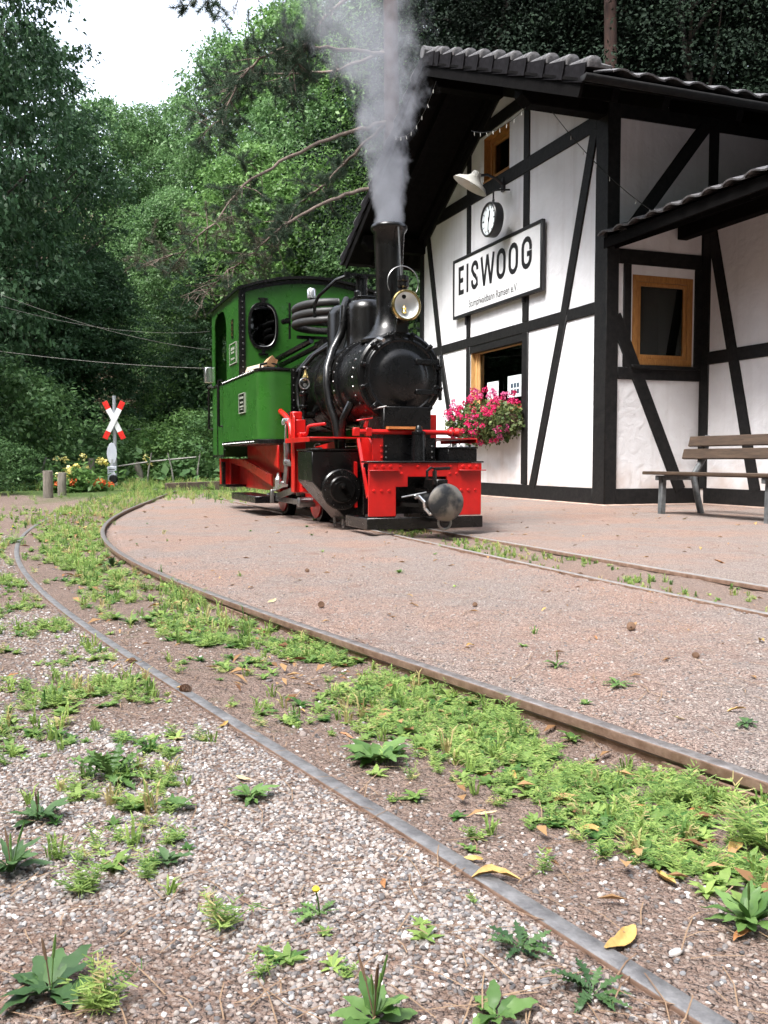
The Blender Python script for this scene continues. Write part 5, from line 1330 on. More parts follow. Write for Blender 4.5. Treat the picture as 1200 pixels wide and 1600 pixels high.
# shrubs along the foot of the slope
gb = 'shrubs at the foot of the slope'
for k, (px, yt, Y, kd, lab) in enumerate(((0,560,19,'shrub','big shrub with light leaves at the left edge below the wires'),(75,600,21.5,'shrub','shrub behind the wooden posts, left of the crossing sign'),(150,660,24,'shrub','small shrub hiding the foot of the dark trees by the sign'),
      (205,650,26,'shrub2','light shrub right behind the crossing sign'),(250,665,25,'shrub2','light low shrub to the right of the crossing sign'),(300,640,24,'shrub2','light shrub midway between the sign and the cab'),(345,640,23,'shrub','shrub close to the rear of the cab'),
      (265,600,29,'shrub2','pale green shrub higher on the slope above the white railing'),(210,585,31,'shrub','shrub high on the slope in the dark hollow'),(320,560,30,'shrub','dense shrub on the slope above the cab step'),(420,560,25,'shrub','shrub hidden behind the cab'),
      (540,500,24,'shrub2','shrub seen between the domes and the chimney'),(610,520,23,'shrub2','shrub between the chimney and the station corner'),(-60,660,15,'shrub','low shrub at the left edge beside the path'),(15,690,17.5,'shrub','low dark shrub under the trees left of the posts'),
      (640,430,25,'shrub','tall shrub beside the left corner of the station'))):
    t = tree(kd, px, yt, Y, lab, gb, cat='shrub', wide=1.0)
    t.scale = (t.scale.z*1.25 if t.scale.z < 1.2 else t.scale.z*.9,)*2 + (t.scale.z,)
# low growth covering the slope, nobody could count it
n = 26000
ux = nrg.uniform(-24, 14, n); uy = nrg.uniform(20.5, 52, n)
keep = (ground_z_ok := np.array([noise.noise(Vector((a*.5, b*.5, 1))) > -.25 for a, b in zip(ux, uy)]))
ux, uy = ux[keep], uy[keep]; n = len(ux)
uz = np.array([ground_z(a, b) for a, b in zip(ux, uy)])
P = np.stack([ux, uy, uz + np.abs(nrg.normal(0, .38, n))], 1)
V = leaf_quads(P, np.tile([0,-.5,.3], (n,1)), .24, up=.8, wide=.6)
o = link('undergrowth', np_mesh('undergrowth', V, quads(n), np.clip(nrg.normal(.4,.2,n),0,1)), mt['leaf_mid']); tag(o, kind='stuff')

# unseen wood added behind viewer: shades the eaves, darkens reflections in paint and panes
n = 26000
aw = nrg.uniform(R_(150), R_(390), n); rw = nrg.uniform(17, 25, n)
hw_ = 23 + 3*np.sin(aw*7) + 2*np.sin(aw*17+1)
P = np.stack([np.cos(aw)*rw, np.sin(aw)*rw + 2, hw_*nrg.uniform(0, 1, n)**.85], 1)
P = P[(P[:,1] < 8) & ((P[:,0] < 12) | (P[:,1] < 2))]; n = len(P)
V = leaf_quads(P, unit(np.stack([-P[:,0], -P[:,1], 0*P[:,0]+6], 1)), 1.1, wide=.75)
tag(link('unseen_shade_wood', np_mesh('unseen_shade_wood', V, quads(n), np.clip(nrg.normal(.4,.2,n),0,1)), mt['leaf_dark']), kind='stuff')

# ------------------------------------------------------------------ the old pine whose boughs hang in front of the wood
PT = thing('pine_tree', 'old pine beside the station with long bare boughs drooping left behind the smoke', 'pine tree', (.15, 21.0, 0))
obj('trunk', MB().tube([(0,0,-.3),(-.05,0,4),(.02,.05,8),(-.02,0,12),(.05,.1,18)],[.24,.20,.17,.15,.08],12), mt['bark_red'], PT)
boughs = [[(606,203,0),(565,213,-.4),(500,232,-.9),(440,262,-1.3),(385,298,-1.7),(340,352,-2.0),(290,398,-2.2),(240,418,-2.4)],
          [(606,298,0),(562,306,-.3),(520,320,-.7),(470,345,-1.1),(438,362,-1.4),(400,398,-1.7),(360,428,-1.9),(322,462,-2.1)],
          [(606,100,0),(560,96,-.2),(500,92,-.5),(455,92,-.7),(412,106,-.9),(375,145,-1.1),(356,190,-1.3),(336,212,-1.4)],
          [(606,92,0),(565,112,.4),(520,128,.7),(460,132,1.0),(400,132,1.3),(350,150,1.5)],
          [(606,205,0),(570,235,.5),(540,265,.8),(505,300,1.0),(470,325,1.2),(430,352,1.4)],
          [(606,-10,0),(555,12,-.5),(510,45,-.8),(488,80,-1.0),(468,112,-1.1),(440,150,-1.2)],
          [(606,-90,0),(500,-40,-1.5),(400,-8,-2.6),(345,6,-3.2),(300,2,-3.6)]]
nP, nO, nT = [], [], []
prg = random.Random(5)
def needles_at(p, d, L, dens, brown):
    for i in range(int(dens)):
        q = p + d*L*prg.random()
        nP.append(q); nO.append((d*.55 + Vector((prg.gauss(0,1),prg.gauss(0,1),prg.gauss(.2,.8))).normalized()*.9).normalized()); nT.append(min(1,max(0,prg.gauss(.5 if brown else .10,.12))))
for bi, B in enumerate(boughs):
    Q = [Vector(PX(px, py, 21+dy)) - Vector((.15,21,0)) for px, py, dy in B]
    # finer path
    P = []
    for a, b in zip(Q[:-1], Q[1:]):
        for i in range(4): P.append(a.lerp(b, i/4) + Vector((prg.uniform(-.03,.03), prg.uniform(-.05,.05), prg.uniform(-.03,.03))))
    P.append(Q[-1]); n = len(P)
    tw = MB(); tw.tube(P, [.040*(1-i/n)+.008 for i in range(n)], 7)
    for i in range(n//2 if bi in (0,1) else n//3, n):
        for s_ in range(3):
            d = (P[i]-P[max(0,i-1)]).normalized(); d = (d*.6 + Vector((prg.gauss(0,.6),prg.gauss(0,.8),prg.gauss(-.10,.5)))).normalized()
            L = prg.uniform(.25,.75); e = P[i] + d*L
            mid = P[i].lerp(e, .5) + Vector((0,0,prg.uniform(-.03,.06)))
            tw.tube([P[i], mid, e], [.010,.008,.004], 4)
            for s2 in range(3):
                d2 = (d*.7 + Vector((prg.gauss(0,.6),prg.gauss(0,.6),prg.gauss(.05,.5)))).normalized(); b0 = P[i].lerp(e, prg.uniform(.4,1)); L2 = prg.uniform(.15,.4)
                tw.tube([b0, b0+d2*L2], [.005,.003], 3)
                low = bi in (0,1) and i > n*.62
                dens = 75 if not low else 45
                if bi == 1 and i > n*.85: dens = 4
                if bi == 6: dens = 90 if i > n*.6 else 8
                needles_at(b0, d2, L2, dens*1.9, low and prg.random() < .6)
    obj('bough', tw, mt['bark_bough'], PT, angle=60)
nP = np.array(nP); nO = np.array(nO); nT = np.array(nT); m_ = len(nP)
side = unit(np.cross(nO, nrg.normal(0,1,(m_,3)))); ln = nrg.uniform(.06,.11,m_)[:,None]
V = np.empty((m_,4,3)); V[:,0] = nP - side*.0035; V[:,1] = nP + side*.0035; V[:,2] = nP + nO*ln + side*.002; V[:,3] = nP + nO*ln - side*.002
mt['pine_needle'] = leafmat('grey_green_pine_needles', (.045,.085,.052), (.15,.11,.08), .25, .6)
tag(link('needles', np_mesh('needles', V.reshape(-1,3), quads(m_), nT), mt['pine_needle'], PT), kind='stuff')

# ------------------------------------------------------------------ yellow flowers by the posts, far grass
mt['petal_yellow'] = leafmat('yellow_petals', (.70,.58,.12), (.86,.82,.42), .2, .6)
mt['petal_orange'] = leafmat('orange_red_petals', (.55,.10,.03), (.75,.2,.06), .2, .6)
def flower_bush(label, px, pyb, Y, w, h, nf, fm, seed):
    x = (px-600)/1450*Y; z0 = ground_z(x, Y); rg = random.Random(seed)
    t = thing('flower_clump', label, 'flowers', (x, Y, z0), 0, 'flower clumps beside the path')
    def sm(r):
        return Vector((r.gauss(0,w*.4), r.gauss(0,w*.25), abs(r.gauss(h*.35,h*.22)))), Vector((0,0,1))
    V_, F_, t_ = leaf_cloud(420, sm, .16, rg, .2, 0, .35)
    tag(link('leaves', np_mesh('leaves', V_, F_, t_), mt['leaf_bright'], t), kind='stuff')
    for k in range(nf):
        R0 = rg.uniform(.04,.085)
        def fs(r):
            d = Vector((r.gauss(0,1), r.gauss(0,1), r.gauss(.2,.8))).normalized(); return d*R0*r.uniform(.5,1), d
        V2, F2, t2 = leaf_cloud(26, fs, R0*.9, rg, .15)
        o = link('flower_head', np_mesh('flower_head', V2, F2, t2), fm, t); o.location = (rg.gauss(0,w*.42), rg.gauss(0,w*.2)-.1, h*rg.uniform(.55,1.1))
flower_bush('clump of tall pale yellow flowers between the wooden posts and the sign', 135, 757, 19, .95, .62, 9, mt['petal_yellow'], 1)
flower_bush('small clump of pale yellow flowers right of the thick wooden posts', 115, 765, 16.5, .5, .5, 5, mt['petal_yellow'], 2)
flower_bush('small clump with yellow flowers to the right of the crossing sign', 226, 745, 23, .6, .6, 5, mt['petal_yellow'], 3)
flower_bush('low patch of orange red flowers in the grass before the sign', 137, 770, 17, .45, .16, 6, mt['petal_orange'], 4)
flower_bush('low patch of orange red flowers at the foot of the wooden post', 98, 771, 16, .2, .16, 3, mt['petal_orange'], 5)

# ------------------------------------------------------------------ weeds
mt['weed'] = leafmat('fresh_green_weeds', (.075,.175,.042), (.38,.51,.14), .36, .5)
_cr = [n for n in mt['weed'].node_tree.nodes if n.type == 'VALTORGB'][0].color_ramp
_cr.elements[1].position = .86; _e = _cr.elements.new(.97); _e.color = (.50,.42,.20,1)
mt['weed_dark'] = leafmat('dark_green_weed_leaf', (.030,.070,.018), (.10,.175,.045), .22, .42)
LV, LT = [], []                     # ground cover collected here: quads and tints
def blade(p, d, L, w, up, tint):
    """one grass blade or leaflet: two quads bent outwards"""
    d = Vector(d); sd = Vector((-d.y, d.x, 0))
    if sd.length < 1e-3: sd = Vector((1,0,0))
    sd.normalize()
    a = p; m_ = p + d*L*.45 + Vector((0,0,up*L*.65)); e = p + d*L + Vector((0,0,up*L*.75))
    LV.extend([a - sd*w*.35, a + sd*w*.35, m_ + sd*w*.5, m_ - sd*w*.5]); LV.extend([m_ - sd*w*.5, m_ + sd*w*.5, e + sd*w*.08, e - sd*w*.08]); LT.extend([tint, tint])
def tuft(p, s, rg):
    tb = rg.gauss(.5,.24) if rg.random() > .13 else 1.1
    for i in range(rg.randrange(9, 17)):
        a = rg.uniform(0, 6.28); r = rg.uniform(.2, .9)
        blade(p + Vector((rg.gauss(0,.12*s), rg.gauss(0,.12*s), -.003)), (math.cos(a)*r, math.sin(a)*r, 0), s*rg.uniform(.6,1.2), .0035+.010*s, rg.uniform(.6,1.6), min(1,max(0,tb+rg.gauss(0,.12))))
def feathery(p, s, rg):
    for st in range(rg.randrange(4, 8)):
        a = rg.uniform(0, 6.28); ln = rg.uniform(.25,1.3); d = Vector((math.cos(a)*ln, math.sin(a)*ln, 1)).normalized(); L = s*rg.uniform(.5,1.2); tb = rg.gauss(.5,.26)
        for i in range(9):
            q = p + d*L*(i+1)/10 - Vector((0,0,L*.35*ln*((i+1)/10)**2*.5))
            for k in range(2):
                b = rg.uniform(0,6.28); l2 = s*rg.uniform(.16,.42)*(1.15-i/14)
                e = Vector((math.cos(b), math.sin(b), rg.uniform(-.15,.7))).normalized(); sd = e.orthogonal().normalized(); w = .0012+.012*s
                LV.extend([q - sd*w*.5, q + sd*w*.5, q + e*l2 + sd*w*.25, q + e*l2 - sd*w*.25]); LT.append(min(1,max(0,tb+rg.gauss(0,.1))))
def rosette(p, s, rg):
    n = rg.randrange(7, 13); tb = rg.gauss(.35,.24)
    for i in range(n):
        a = 6.28*i/n + rg.uniform(-.3,.3)
        blade(p, (math.cos(a), math.sin(a), 0), s*rg.uniform(.55,1.0), s*rg.uniform(.26,.42), rg.uniform(.15,.8), min(1,max(0,tb+rg.gauss(0,.12))))
wrg = random.Random(9)
def scatter(n, fy, fx, dens, sz, kinds):
    for _ in range(n):
        y = fy(wrg); x = fx(wrg, y)
        if wrg.random() > dens(x, y): continue
        p = Vector((x, y, ground_z(x, y))); s = sz(y)*wrg.uniform(.55, 1.35)
        k = wrg.random()
        if k < kinds[0]: tuft(p, s, wrg)
        elif k < kinds[1]: feathery(p, s, wrg)
        else: rosette(p, s*.8, wrg)
def nz2(x, y, f, z=0): return noise.noise(Vector((x*f, y*f, z)))
def d_bed(x, y):
    f = (x-float(x_out(y)))/max(.2, float(x_in(y)-x_out(y)))
    if f < .06 or f > .97: return 0
    base = .12 + 1.1*sstep(.34, .52, f + .25*nz2(x, y, 2.2, 4) + .10*(y > 3.5) + .12*(y > 6))
    return float(base)*max(.05, min(1, .50 + 2.1*nz2(x, y, 3.2, 2))) * (1 if y < 13 else .8)
# inside the curve
scatter(3600, lambda r: r.uniform(1.15, 3.0), lambda r, y: r.uniform(float(x_out(y)), float(x_in(y))), d_bed, lambda y: .036, (.10,.52))
scatter(2100, lambda r: r.uniform(3.0, 8.0), lambda r, y: r.uniform(float(x_out(y)), float(x_in(y))), d_bed, lambda y: .052, (.22,.60))
scatter(2200, lambda r: r.uniform(8.0, 17), lambda r, y: r.uniform(float(x_out(y))-.12, float(x_in(y))+.0), lambda x, y: .62*(.5+1.2*max(0,nz2(x,y,1.5,8)+.3)), lambda y: .052, (.6,.85))
# outside the curve: patches in the pale gravel
def d_left(x, y):
    if x > float(x_out(y)) - .05: return 0
    return max(0, nz2(x, y, 3.4, 7) - .04 + .16*(x < -.45*y*.5))*1.7
scatter(2600, lambda r: r.uniform(.95, 4.5), lambda r, y: r.uniform(-.47*y, float(x_out(y))), d_left, lambda y: .034, (.2,.6))
scatter(900, lambda r: r.uniform(4.5, 11), lambda r, y: r.uniform(-.46*y, float(x_out(y))), d_left, lambda y: .055, (.4,.65))
# second track
scatter(900, lambda r: r.uniform(3.0, 8.2), lambda r, y: r.uniform(float(x2l(y))+.05, float(x2r(y))-.04), lambda x, y: max(0, nz2(x, y, 2.2, 5)+.16)*3.2, lambda y: .029, (.8,.9))
# few weeds on the crushed stone strip, along the station wall and the rail edge
scatter(90, lambda r: r.uniform(1.6, 9), lambda r, y: r.uniform(float(x_in(y))+.03, float(x2l(y))), lambda x, y: .22 + .6*(x-float(x_in(y)) < .12), lambda y: .035, (.3,.5))
# verge behind the curve and the foot of the slope
def d_verge(x, y):
    return .9 if (x > float(x_in(min(y,18)))-.2 and y > 13) or y > 17.0 else .06
scatter(3000, lambda r: r.uniform(11.5, 23), lambda r, y: r.uniform(-.47*y, -.02*y), d_verge, lambda y: .095 if y < 17 else .16, (.8,.9))
Vw = np.array([v[:] for v in LV]).reshape(-1,3); nq = len(Vw)//4
tag(link('ground_weeds', np_mesh('ground_weeds', Vw, quads(nq), np.array(LT)), mt['weed']), kind='stuff')

# single weeds one can pick out in front: each a thing with its leaves as parts
def leaf_mesh(name, lobes=0, wide=.36, n=8, curl=.5):
    """blade of unit length lying along x, rising then drooping"""
    V_, F_ = [], []; m = n
    for i in range(m+1):
        t = i/m; w = wide*.5*math.sin(math.pi*min(1, (t*.93+.05)))**.8*(.55+.9*t if t < .5 else 1.0)
        if t < .22: w = min(w, .022+.03*t)
        if lobes and .2 < t < .97: w *= (1.1, .75, .4, .55)[i % 4]
        z = .45*curl*t - .55*curl*t*t + .018*math.sin(i*2.1+wide*30)
        for q, s_ in ((-1,1),(0,0),(1,1)): V_.append((t + .02*math.sin(i*1.7+q), q*w*(1+.16*math.sin(i*2.7+q*2)), z + ((.22+.12*math.sin(i*1.9+q))*w if s_ else -.03*w)))
    for i in range(m):
        for k in range(2): F_.append((i*3+k, i*3+k+1, i*3+k+4, i*3+k+3))
    me = np_mesh(name, V_, F_, np.full(len(F_), .5), smooth=True); return me
leafA = [leaf_mesh('leaf', 0, .42), leaf_mesh('leaf', 0, .30, 8, .8), leaf_mesh('leaf', 1, .36, 24, .5)]
def wmat(name, base, base2):
    m, nt, p, N, L = nmat(name)
    oi = N.new('ShaderNodeObjectInfo'); cr = N.new('ShaderNodeValToRGB')
    cr.color_ramp.elements[0].color = (*base, 1); cr.color_ramp.elements[1].color = (*base2, 1)
    L.new(oi.outputs['Random'], cr.inputs[0]); L.new(cr.outputs[0], p.inputs['Base Color'])
    p.inputs['Roughness'].default_value = .45; p.inputs['Specular IOR Level'].default_value = .4
    tr = N.new('ShaderNodeBsdfTranslucent'); L.new(cr.outputs[0], tr.inputs[0])
    ms = N.new('ShaderNodeMixShader'); ms.inputs[0].default_value = .22
    L.new(p.outputs[0], ms.inputs[1]); L.new(tr.outputs[0], ms.inputs[2]); L.new(ms.outputs[0], N['Material Output'].inputs[0])
    return m
mt['leafA'] = wmat('broad_weed_leaf', (.06,.135,.03), (.17,.29,.08))
mt['leafB'] = wmat('dark_weed_leaf', (.035,.085,.028), (.09,.17,.055))
mt['yellow'] = M('dandelion_yellow', (.75,.55,.02), (.85,.68,.05), rough=.7)
mt['seed_stem'] = M('brown_seed_spike', (.09,.05,.03), (.2,.12,.07), rough=.8)
for me in leafA: me.materials.append(mt['leafA'])
leafB = [m.copy() for m in leafA]
for m in leafB: m.materials.clear(); m.materials.append(mt['leafB'])
def onground(px, py, z=0.0):
    a = (px-600)/1450; b = (800-py)/1450; p = math.radians(3.197)
    r = Vector((a, math.cos(p)+b*math.sin(p), -math.sin(p)+b*math.cos(p))); t = (z-.58)/r.z
    return r.x*t, r.y*t
def weed(name, label, px, py, size, kind, nleaf, dark=False, lift=.4, spikes=0, flower=0, feath=0):
    x, y = onground(px, py, .01); z = ground_z(x, y); rg = random.Random(int(px*7+py))
    t = thing(name, label, 'weed', (x, y, z), 0)
    nleaf = int(nleaf*1.5); size *= .66 if nleaf > 1 else .9
    for i in range(nleaf):
        o = link('leaf', (leafB if dark else leafA)[kind], None, t); s = size*rg.uniform(.65,1.1)
        o.scale = (s, s*rg.uniform(.8,1.2), s*rg.uniform(.6,1.5)); o.rotation_euler = (rg.uniform(-.25,.25), -rg.uniform(.05, lift*1.6), 6.28*i/nleaf + rg.uniform(-.35,.35))
        o.location = (rg.uniform(-.004,.004), rg.uniform(-.004,.004), .002)
    for i in range(spikes):
        h = size*rg.uniform(.9,1.5); dx, dy = rg.uniform(-.3,.3)*h, rg.uniform(-.3,.3)*h
        obj('seed_spike', MB().tube([(0,0,0),(dx*.5,dy*.5,h*.6),(dx,dy,h)],[.0008,.0008,.0007],5).tube([(dx*.5,dy*.5,h*.6),(dx*.75,dy*.75,h*.8),(dx,dy,h)],[.0015,.0018,.0009],6), mt['seed_stem'] if i % 2 else mt['leafA'], t)
    for i in range(flower):
        h = size*rg.uniform(.7,1.1); dx, dy = rg.uniform(-.2,.2)*h, rg.uniform(-.2,.2)*h
        st = obj('stem', MB().tube([(0,0,0),(dx*.4,dy*.4,h*.5),(dx,dy,h)],.0012,5), mt['leafA'], t)
        obj('flower_head', MB().lathe([(.0015,-.002),(.0042,.0),(.0052,.0025),(.003,.005),(0,.0055)], c=(dx,dy,h), n=10, cap=False), mt['yellow'], st)
    for i in range(feath):
        LV.clear(); LT.clear()
        feathery(Vector((0,0,0)), size*1.1, rg)
        o = link('stem', np_mesh('stem', np.array([v[:] for v in LV]), quads(len(LT)), np.array(LT)), mt['weed'], t)
weed('dock_weed', 'broad-leaved weed spreading inside the curve above the pale rail', 585, 1190, .115, 0, 12, False, .3)
weed('sow_thistle', 'tall lobed weed standing in the pale gravel at the left', 175, 1225, .13, 2, 14, False, .75)
weed('plantain', 'plantain rosette on the gravel left of the rail bend, midway down', 392, 1252, .070, 1, 11, False, .4)
weed('plantain', 'small plantain just left of the midway rosette', 280, 1268, .055, 0, 7, False, .4)
weed('dark_rosette', 'small dark rosette on a patch of bare earth in the gravel', 262, 1352, .05, 0, 8, True, .45)
weed('plantain', 'dark plantain with narrow leaves at the left edge of the gravel', 18, 1370, .085, 1, 12, True, .55, 3)
weed('broad_plantain', 'plantain with one large round leaf in the lower left corner', 80, 1560, .085, 0, 9, True, .35, 2)
weed('broad_plantain', 'plantain with upright seed spikes at the bottom middle', 585, 1598, .075, 0, 8, False, .5, 6)
weed('dandelion_weed', 'dark toothed dandelion rosette on the gravel left of the near rail', 812, 1490, .065, 2, 9, True, .3)
weed('dandelion_weed', 'dark toothed dandelion lying against the near rail', 925, 1560, .075, 2, 9, True, .3)
weed('mayweed', 'feathery green mayweed tuft in the middle of the pale gravel', 350, 1455, .055, 0, 0, False, .3, 0, 0, 3)
weed('mayweed', 'feathery green mayweed near the lower left corner', 150, 1590, .06, 0, 0, False, .3, 0, 0, 3)
weed('mayweed', 'feathery mayweed left of the bare earth patch', 130, 1400, .055, 0, 0, False, .3, 0, 0, 3)
weed('yellow_hawkbit', 'thin weed with one bright yellow flower on the pale gravel', 500, 1440, .055, 2, 4, False, .3, 0, 1, 0)
weed('yellow_hawkbit', 'weed with a bright yellow flower where the outer rail bends away', 20, 850, .16, 2, 6, False, .3, 0, 2, 1)
weed('mayweed', 'tall feathery mayweed leaning over the inner rail', 1065, 1235, .085, 0, 0, False, .3, 0, 0, 4)
weed('mayweed', 'tallest feathery mayweed at the right edge beside the inner rail', 1180, 1300, .12, 0, 0, False, .3, 0, 0, 5)
weed('mayweed', 'feathery mayweed growing over the middle of the inner rail', 785, 1120, .075, 0, 0, False, .3, 0, 0, 4)
weed('plantain', 'small green rosette alone on the crushed stone strip', 870, 1050, .055, 1, 8, False, .4, 2)
weed('pale_rosette', 'flat pale green rosette on the crushed stone strip', 965, 1078, .065, 2, 9, False, .2)
weed('plantain', 'small dark plantain near the right edge of the crushed stone strip', 1165, 1140, .05, 1, 7, True, .3)
weed('grass_tuft', 'dense dark grass tuft where the two bends of the rails meet', 175, 880, .10, 1, 16, True, .8)
weed('dock_weed', 'low broad weed in the gravel right of the bottom plantain', 775, 1592, .06, 0, 6, False, .4)
weed('dark_rosette', 'dark rosette low at the left edge below the tall lobed weed', 60, 1290, .07, 1, 10, True, .4, 2)
weed('grass_tuft', 'leafy tuft in the lower right corner beside the rail', 1170, 1450, .09, 1, 14, False, .8, 1)

# ------------------------------------------------------------------ fallen leaves and cones
def dry_leaf(name, seed):
    rg = random.Random(seed); V_, F_ = [], []; m = 7
    for i in range(m+1):
        t = i/m; w = .135*math.sin(math.pi*min(1,t*.95+.03))**.8
        z = .13*math.sin(t*4.0+seed) + .05
        for q in (-1,-.5,0,.5,1): V_.append((t-.5, q*w + .05*math.sin(t*4+seed), z*.6 + abs(q)*w*rg.uniform(.5,1.2) + rg.uniform(-.008,.008)))
    for i in range(m):
        for k in range(4): F_.append((i*5+k, i*5+k+1, i*5+k+6, i*5+k+5))
    return np_mesh(name, V_, F_, smooth=True)
mt['dry1'] = M('yellow_dry_leaf', (.36,.21,.055), (.60,.40,.13), rough=.6, scale=4)
mt['dry2'] = M('brown_dry_leaf', (.28,.12,.045), (.46,.22,.08), rough=.6, scale=3)
mt['dry3'] = M('pale_dry_leaf', (.42,.33,.17), (.60,.50,.30), rough=.6, scale=3)
dl = []
for k in range(6):
    me = dry_leaf('fallen_leaf', k); me.materials.append(mt['dry%d' % (k % 3 + 1)]); dl.append(me)
spots = [(1145,1304,.10,0),(1040,1378,.085,3),(970,1478,.11,3),(775,1382,.09,0),(738,1352,.05,3),(1115,1232,.05,1),(1090,1245,.05,4),(872,1196,.05,2),(826,1126,.06,0),(800,1212,.06,0),(700,1083,.07,2),(632,1062,.07,0),(285,1084,.05,0),(350,1138,.045,3),
         (207,1040,.06,0),(182,1046,.045,1),(850,960,.05,0),(930,1003,.045,1),(735,1017,.05,0),(425,946,.09,2),(1150,1120,.06,0),(560,1090,.05,4),(1160,1470,.05,1),(930,1300,.07,0),(1060,1130,.04,2),(600,1390,.04,1),(470,1110,.05,0),(1095,858,.10,0),(1125,880,.10,4),
         (1070,812,.10,2),(1180,820,.12,0),(965,838,.09,2),(950,905,.07,0),(1040,930,.08,2),(860,885,.07,0),(100,900,.07,1),(320,966,.06,1),(255,985,.06,0),(130,1000,.05,4),(20,1060,.06,1),(95,1085,.06,0),(540,1150,.05,1),(1010,1250,.05,4),(760,1275,.05,2),(380,1225,.05,2),(1190,1010,.07,0),(520,875,.05,2),(640,935,.05,0),(240,945,.07,0)]
lg = random.Random(31)
kinds_ = ('yellow', 'brown', 'pale'); fallen = {}
for px, py, s, k in spots:
    x, y = onground(px, py, .01)
    place = 'among weeds between the curving rails' if float(x_out(y)) < x < float(x_in(y)) else 'on the pale gravel outside the curve' if x < float(x_out(y)) else 'on the crushed stone strip between the tracks' if x < float(x2l(y)) else 'in the earth of the straight track' if x < float(x2r(y)) else 'on the ground in front of the station'
    o = link('fallen_leaf', dl[k], None); o.location = (x, y, ground_z(x, y)+.006 - .002); s *= .72; o.scale = (s, s, s*lg.uniform(.6,1.2)); o.rotation_euler = (lg.uniform(-.3,.3), lg.uniform(-.25,.25), lg.uniform(0,6.28))
    fallen.setdefault((kinds_[k % 3], place), []).append((y, o))
ord_ = ('nearest the viewer','second nearest the viewer','third nearest the viewer','fourth nearest the viewer','fifth nearest the viewer','sixth nearest the viewer','seventh nearest the viewer','eighth nearest the viewer','ninth nearest the viewer','tenth nearest the viewer','eleventh nearest the viewer','twelfth nearest the viewer','thirteenth nearest the viewer')
for (kn, place), L_ in fallen.items():
    L_.sort(key=lambda q: q[0])
    for i, (_, o) in enumerate(L_):
        tag(o, 'dry %s leaf %s' % (kn, place) + (', ' + (ord_[i] if i < len(L_)-1 or i == 0 else 'farthest from the viewer') if len(L_) > 1 else ''), 'fallen leaf', 'dry %s leaves fallen %s' % (kn, place))
mt['cone'] = M('brown_pine_cone', (.17,.10,.065), (.34,.21,.14), rough=.8, scale=20)
def cone_mesh():
    mb = MB()
    for i in range(9):
        t = i/8; r = .36*math.sin(math.pi*min(1,t*.85+.12))
        for k in range(8):
            a = 2*math.pi*(k+.5*(i % 2))/8; d = Vector((.25-.2*t, math.cos(a), math.sin(a))).normalized(); p = Vector((t-.5, math.cos(a)*r*.75, math.sin(a)*r*.75))
            s_ = Vector((0,-math.sin(a),math.cos(a)))*.13
            mb.add([p-s_*.7, p+s_*.7, p+d*.14+s_, p+d*.16, p+d*.14-s_], [(0,1,2,3,4)])
    mb.lathe([(.05,-.5),(.25,-.3),(.3,0),(.15,.4),(0,.5)], axis='x', n=8, cap=False)
    me = mb.mesh('pine_cone'); me.materials.append(mt['cone']); return me
cme = cone_mesh()
for px, py, s, lab in ((480,893,.026,'pine cone on the crushed stone strip nearest to the locomotive'),(742,950,.022,'dark pine cone in the middle of the crushed stone strip'),(986,985,.035,'pine cone near the edge of the straight track'),(502,952,.030,'pine cone beside the inner rail'),(206,1034,.022,'brown pine cone just inside the outer rail'),(290,1080,.03,'broken pine cone next to a yellow leaf inside the outer rail'),(1087,985+45,.022,'small pine cone at the right of the crushed stone strip')):
    x, y = onground(px, py, .02); o = link('pine_cone', cme, None); o.location = (x, y, ground_z(x,y)+s*.36); o.scale = (s,s,s); o.rotation_euler = (lg.uniform(0,3),0,lg.uniform(0,6)); tag(o, lab, 'pine cone', 'pine cones on the ground')
# pine needles and bits of twig strewn about: one mass
V_, F_, T_ = [], [], []
for _ in range(520):
    y = 1.15 + 9*lg.random()**1.6; x = lg.uniform(float(x_out(y))+.05, float(x_in(y))-.02)
    if lg.random() > .25 + .75*float(sstep(.2,.6,(x-float(x_out(y)))/.62)): continue
    z = ground_z(x, y)+.004+.012*lg.random(); a = lg.uniform(0,6.28); L = lg.uniform(.008,.022)*(1+.10*y); d = Vector((math.cos(a), math.sin(a), lg.uniform(-.4,.4)))*L; s_ = Vector((-math.sin(a), math.cos(a), lg.uniform(-.3,.3)))*L*lg.uniform(.25,.5); p = Vector((x,y,z)); b = len(V_)
    V_ += [p-d, p+s_+Vector((0,0,.3*L)), p+d, p-s_+Vector((0,0,.25*L))]; F_.append((b,b+1,b+2,b+3)); T_.append(lg.random())
for _ in range(330):
    y = 2.2 + 9*lg.random(); x = lg.uniform(-.3*y, .45*y)
    if x < float(x_in(y))+.05: continue
    z = ground_z(x, y)+.004; a = lg.uniform(0,6.28); L = lg.uniform(.006,.016)*(1+.10*y); d = Vector((math.cos(a), math.sin(a), lg.uniform(-.1,.3)))*L; s_ = Vector((-math.sin(a), math.cos(a), lg.uniform(-.2,.2)))*L*lg.uniform(.2,.45); p = Vector((x,y,z)); b = len(V_)
    V_ += [p-d, p+s_+Vector((0,0,.3*L)), p+d, p-s_+Vector((0,0,.25*L))]; F_.append((b,b+1,b+2,b+3)); T_.append(lg.random())
mt['leaf_crumbs'] = leafmat('brown_leaf_crumbs', (.14,.065,.03), (.46,.28,.13), .1, .7)
tag(link('leaf_litter', np_mesh('leaf_litter', [v[:] for v in V_], F_, T_), mt['leaf_crumbs']), kind='stuff')
V_, F_ = [], []
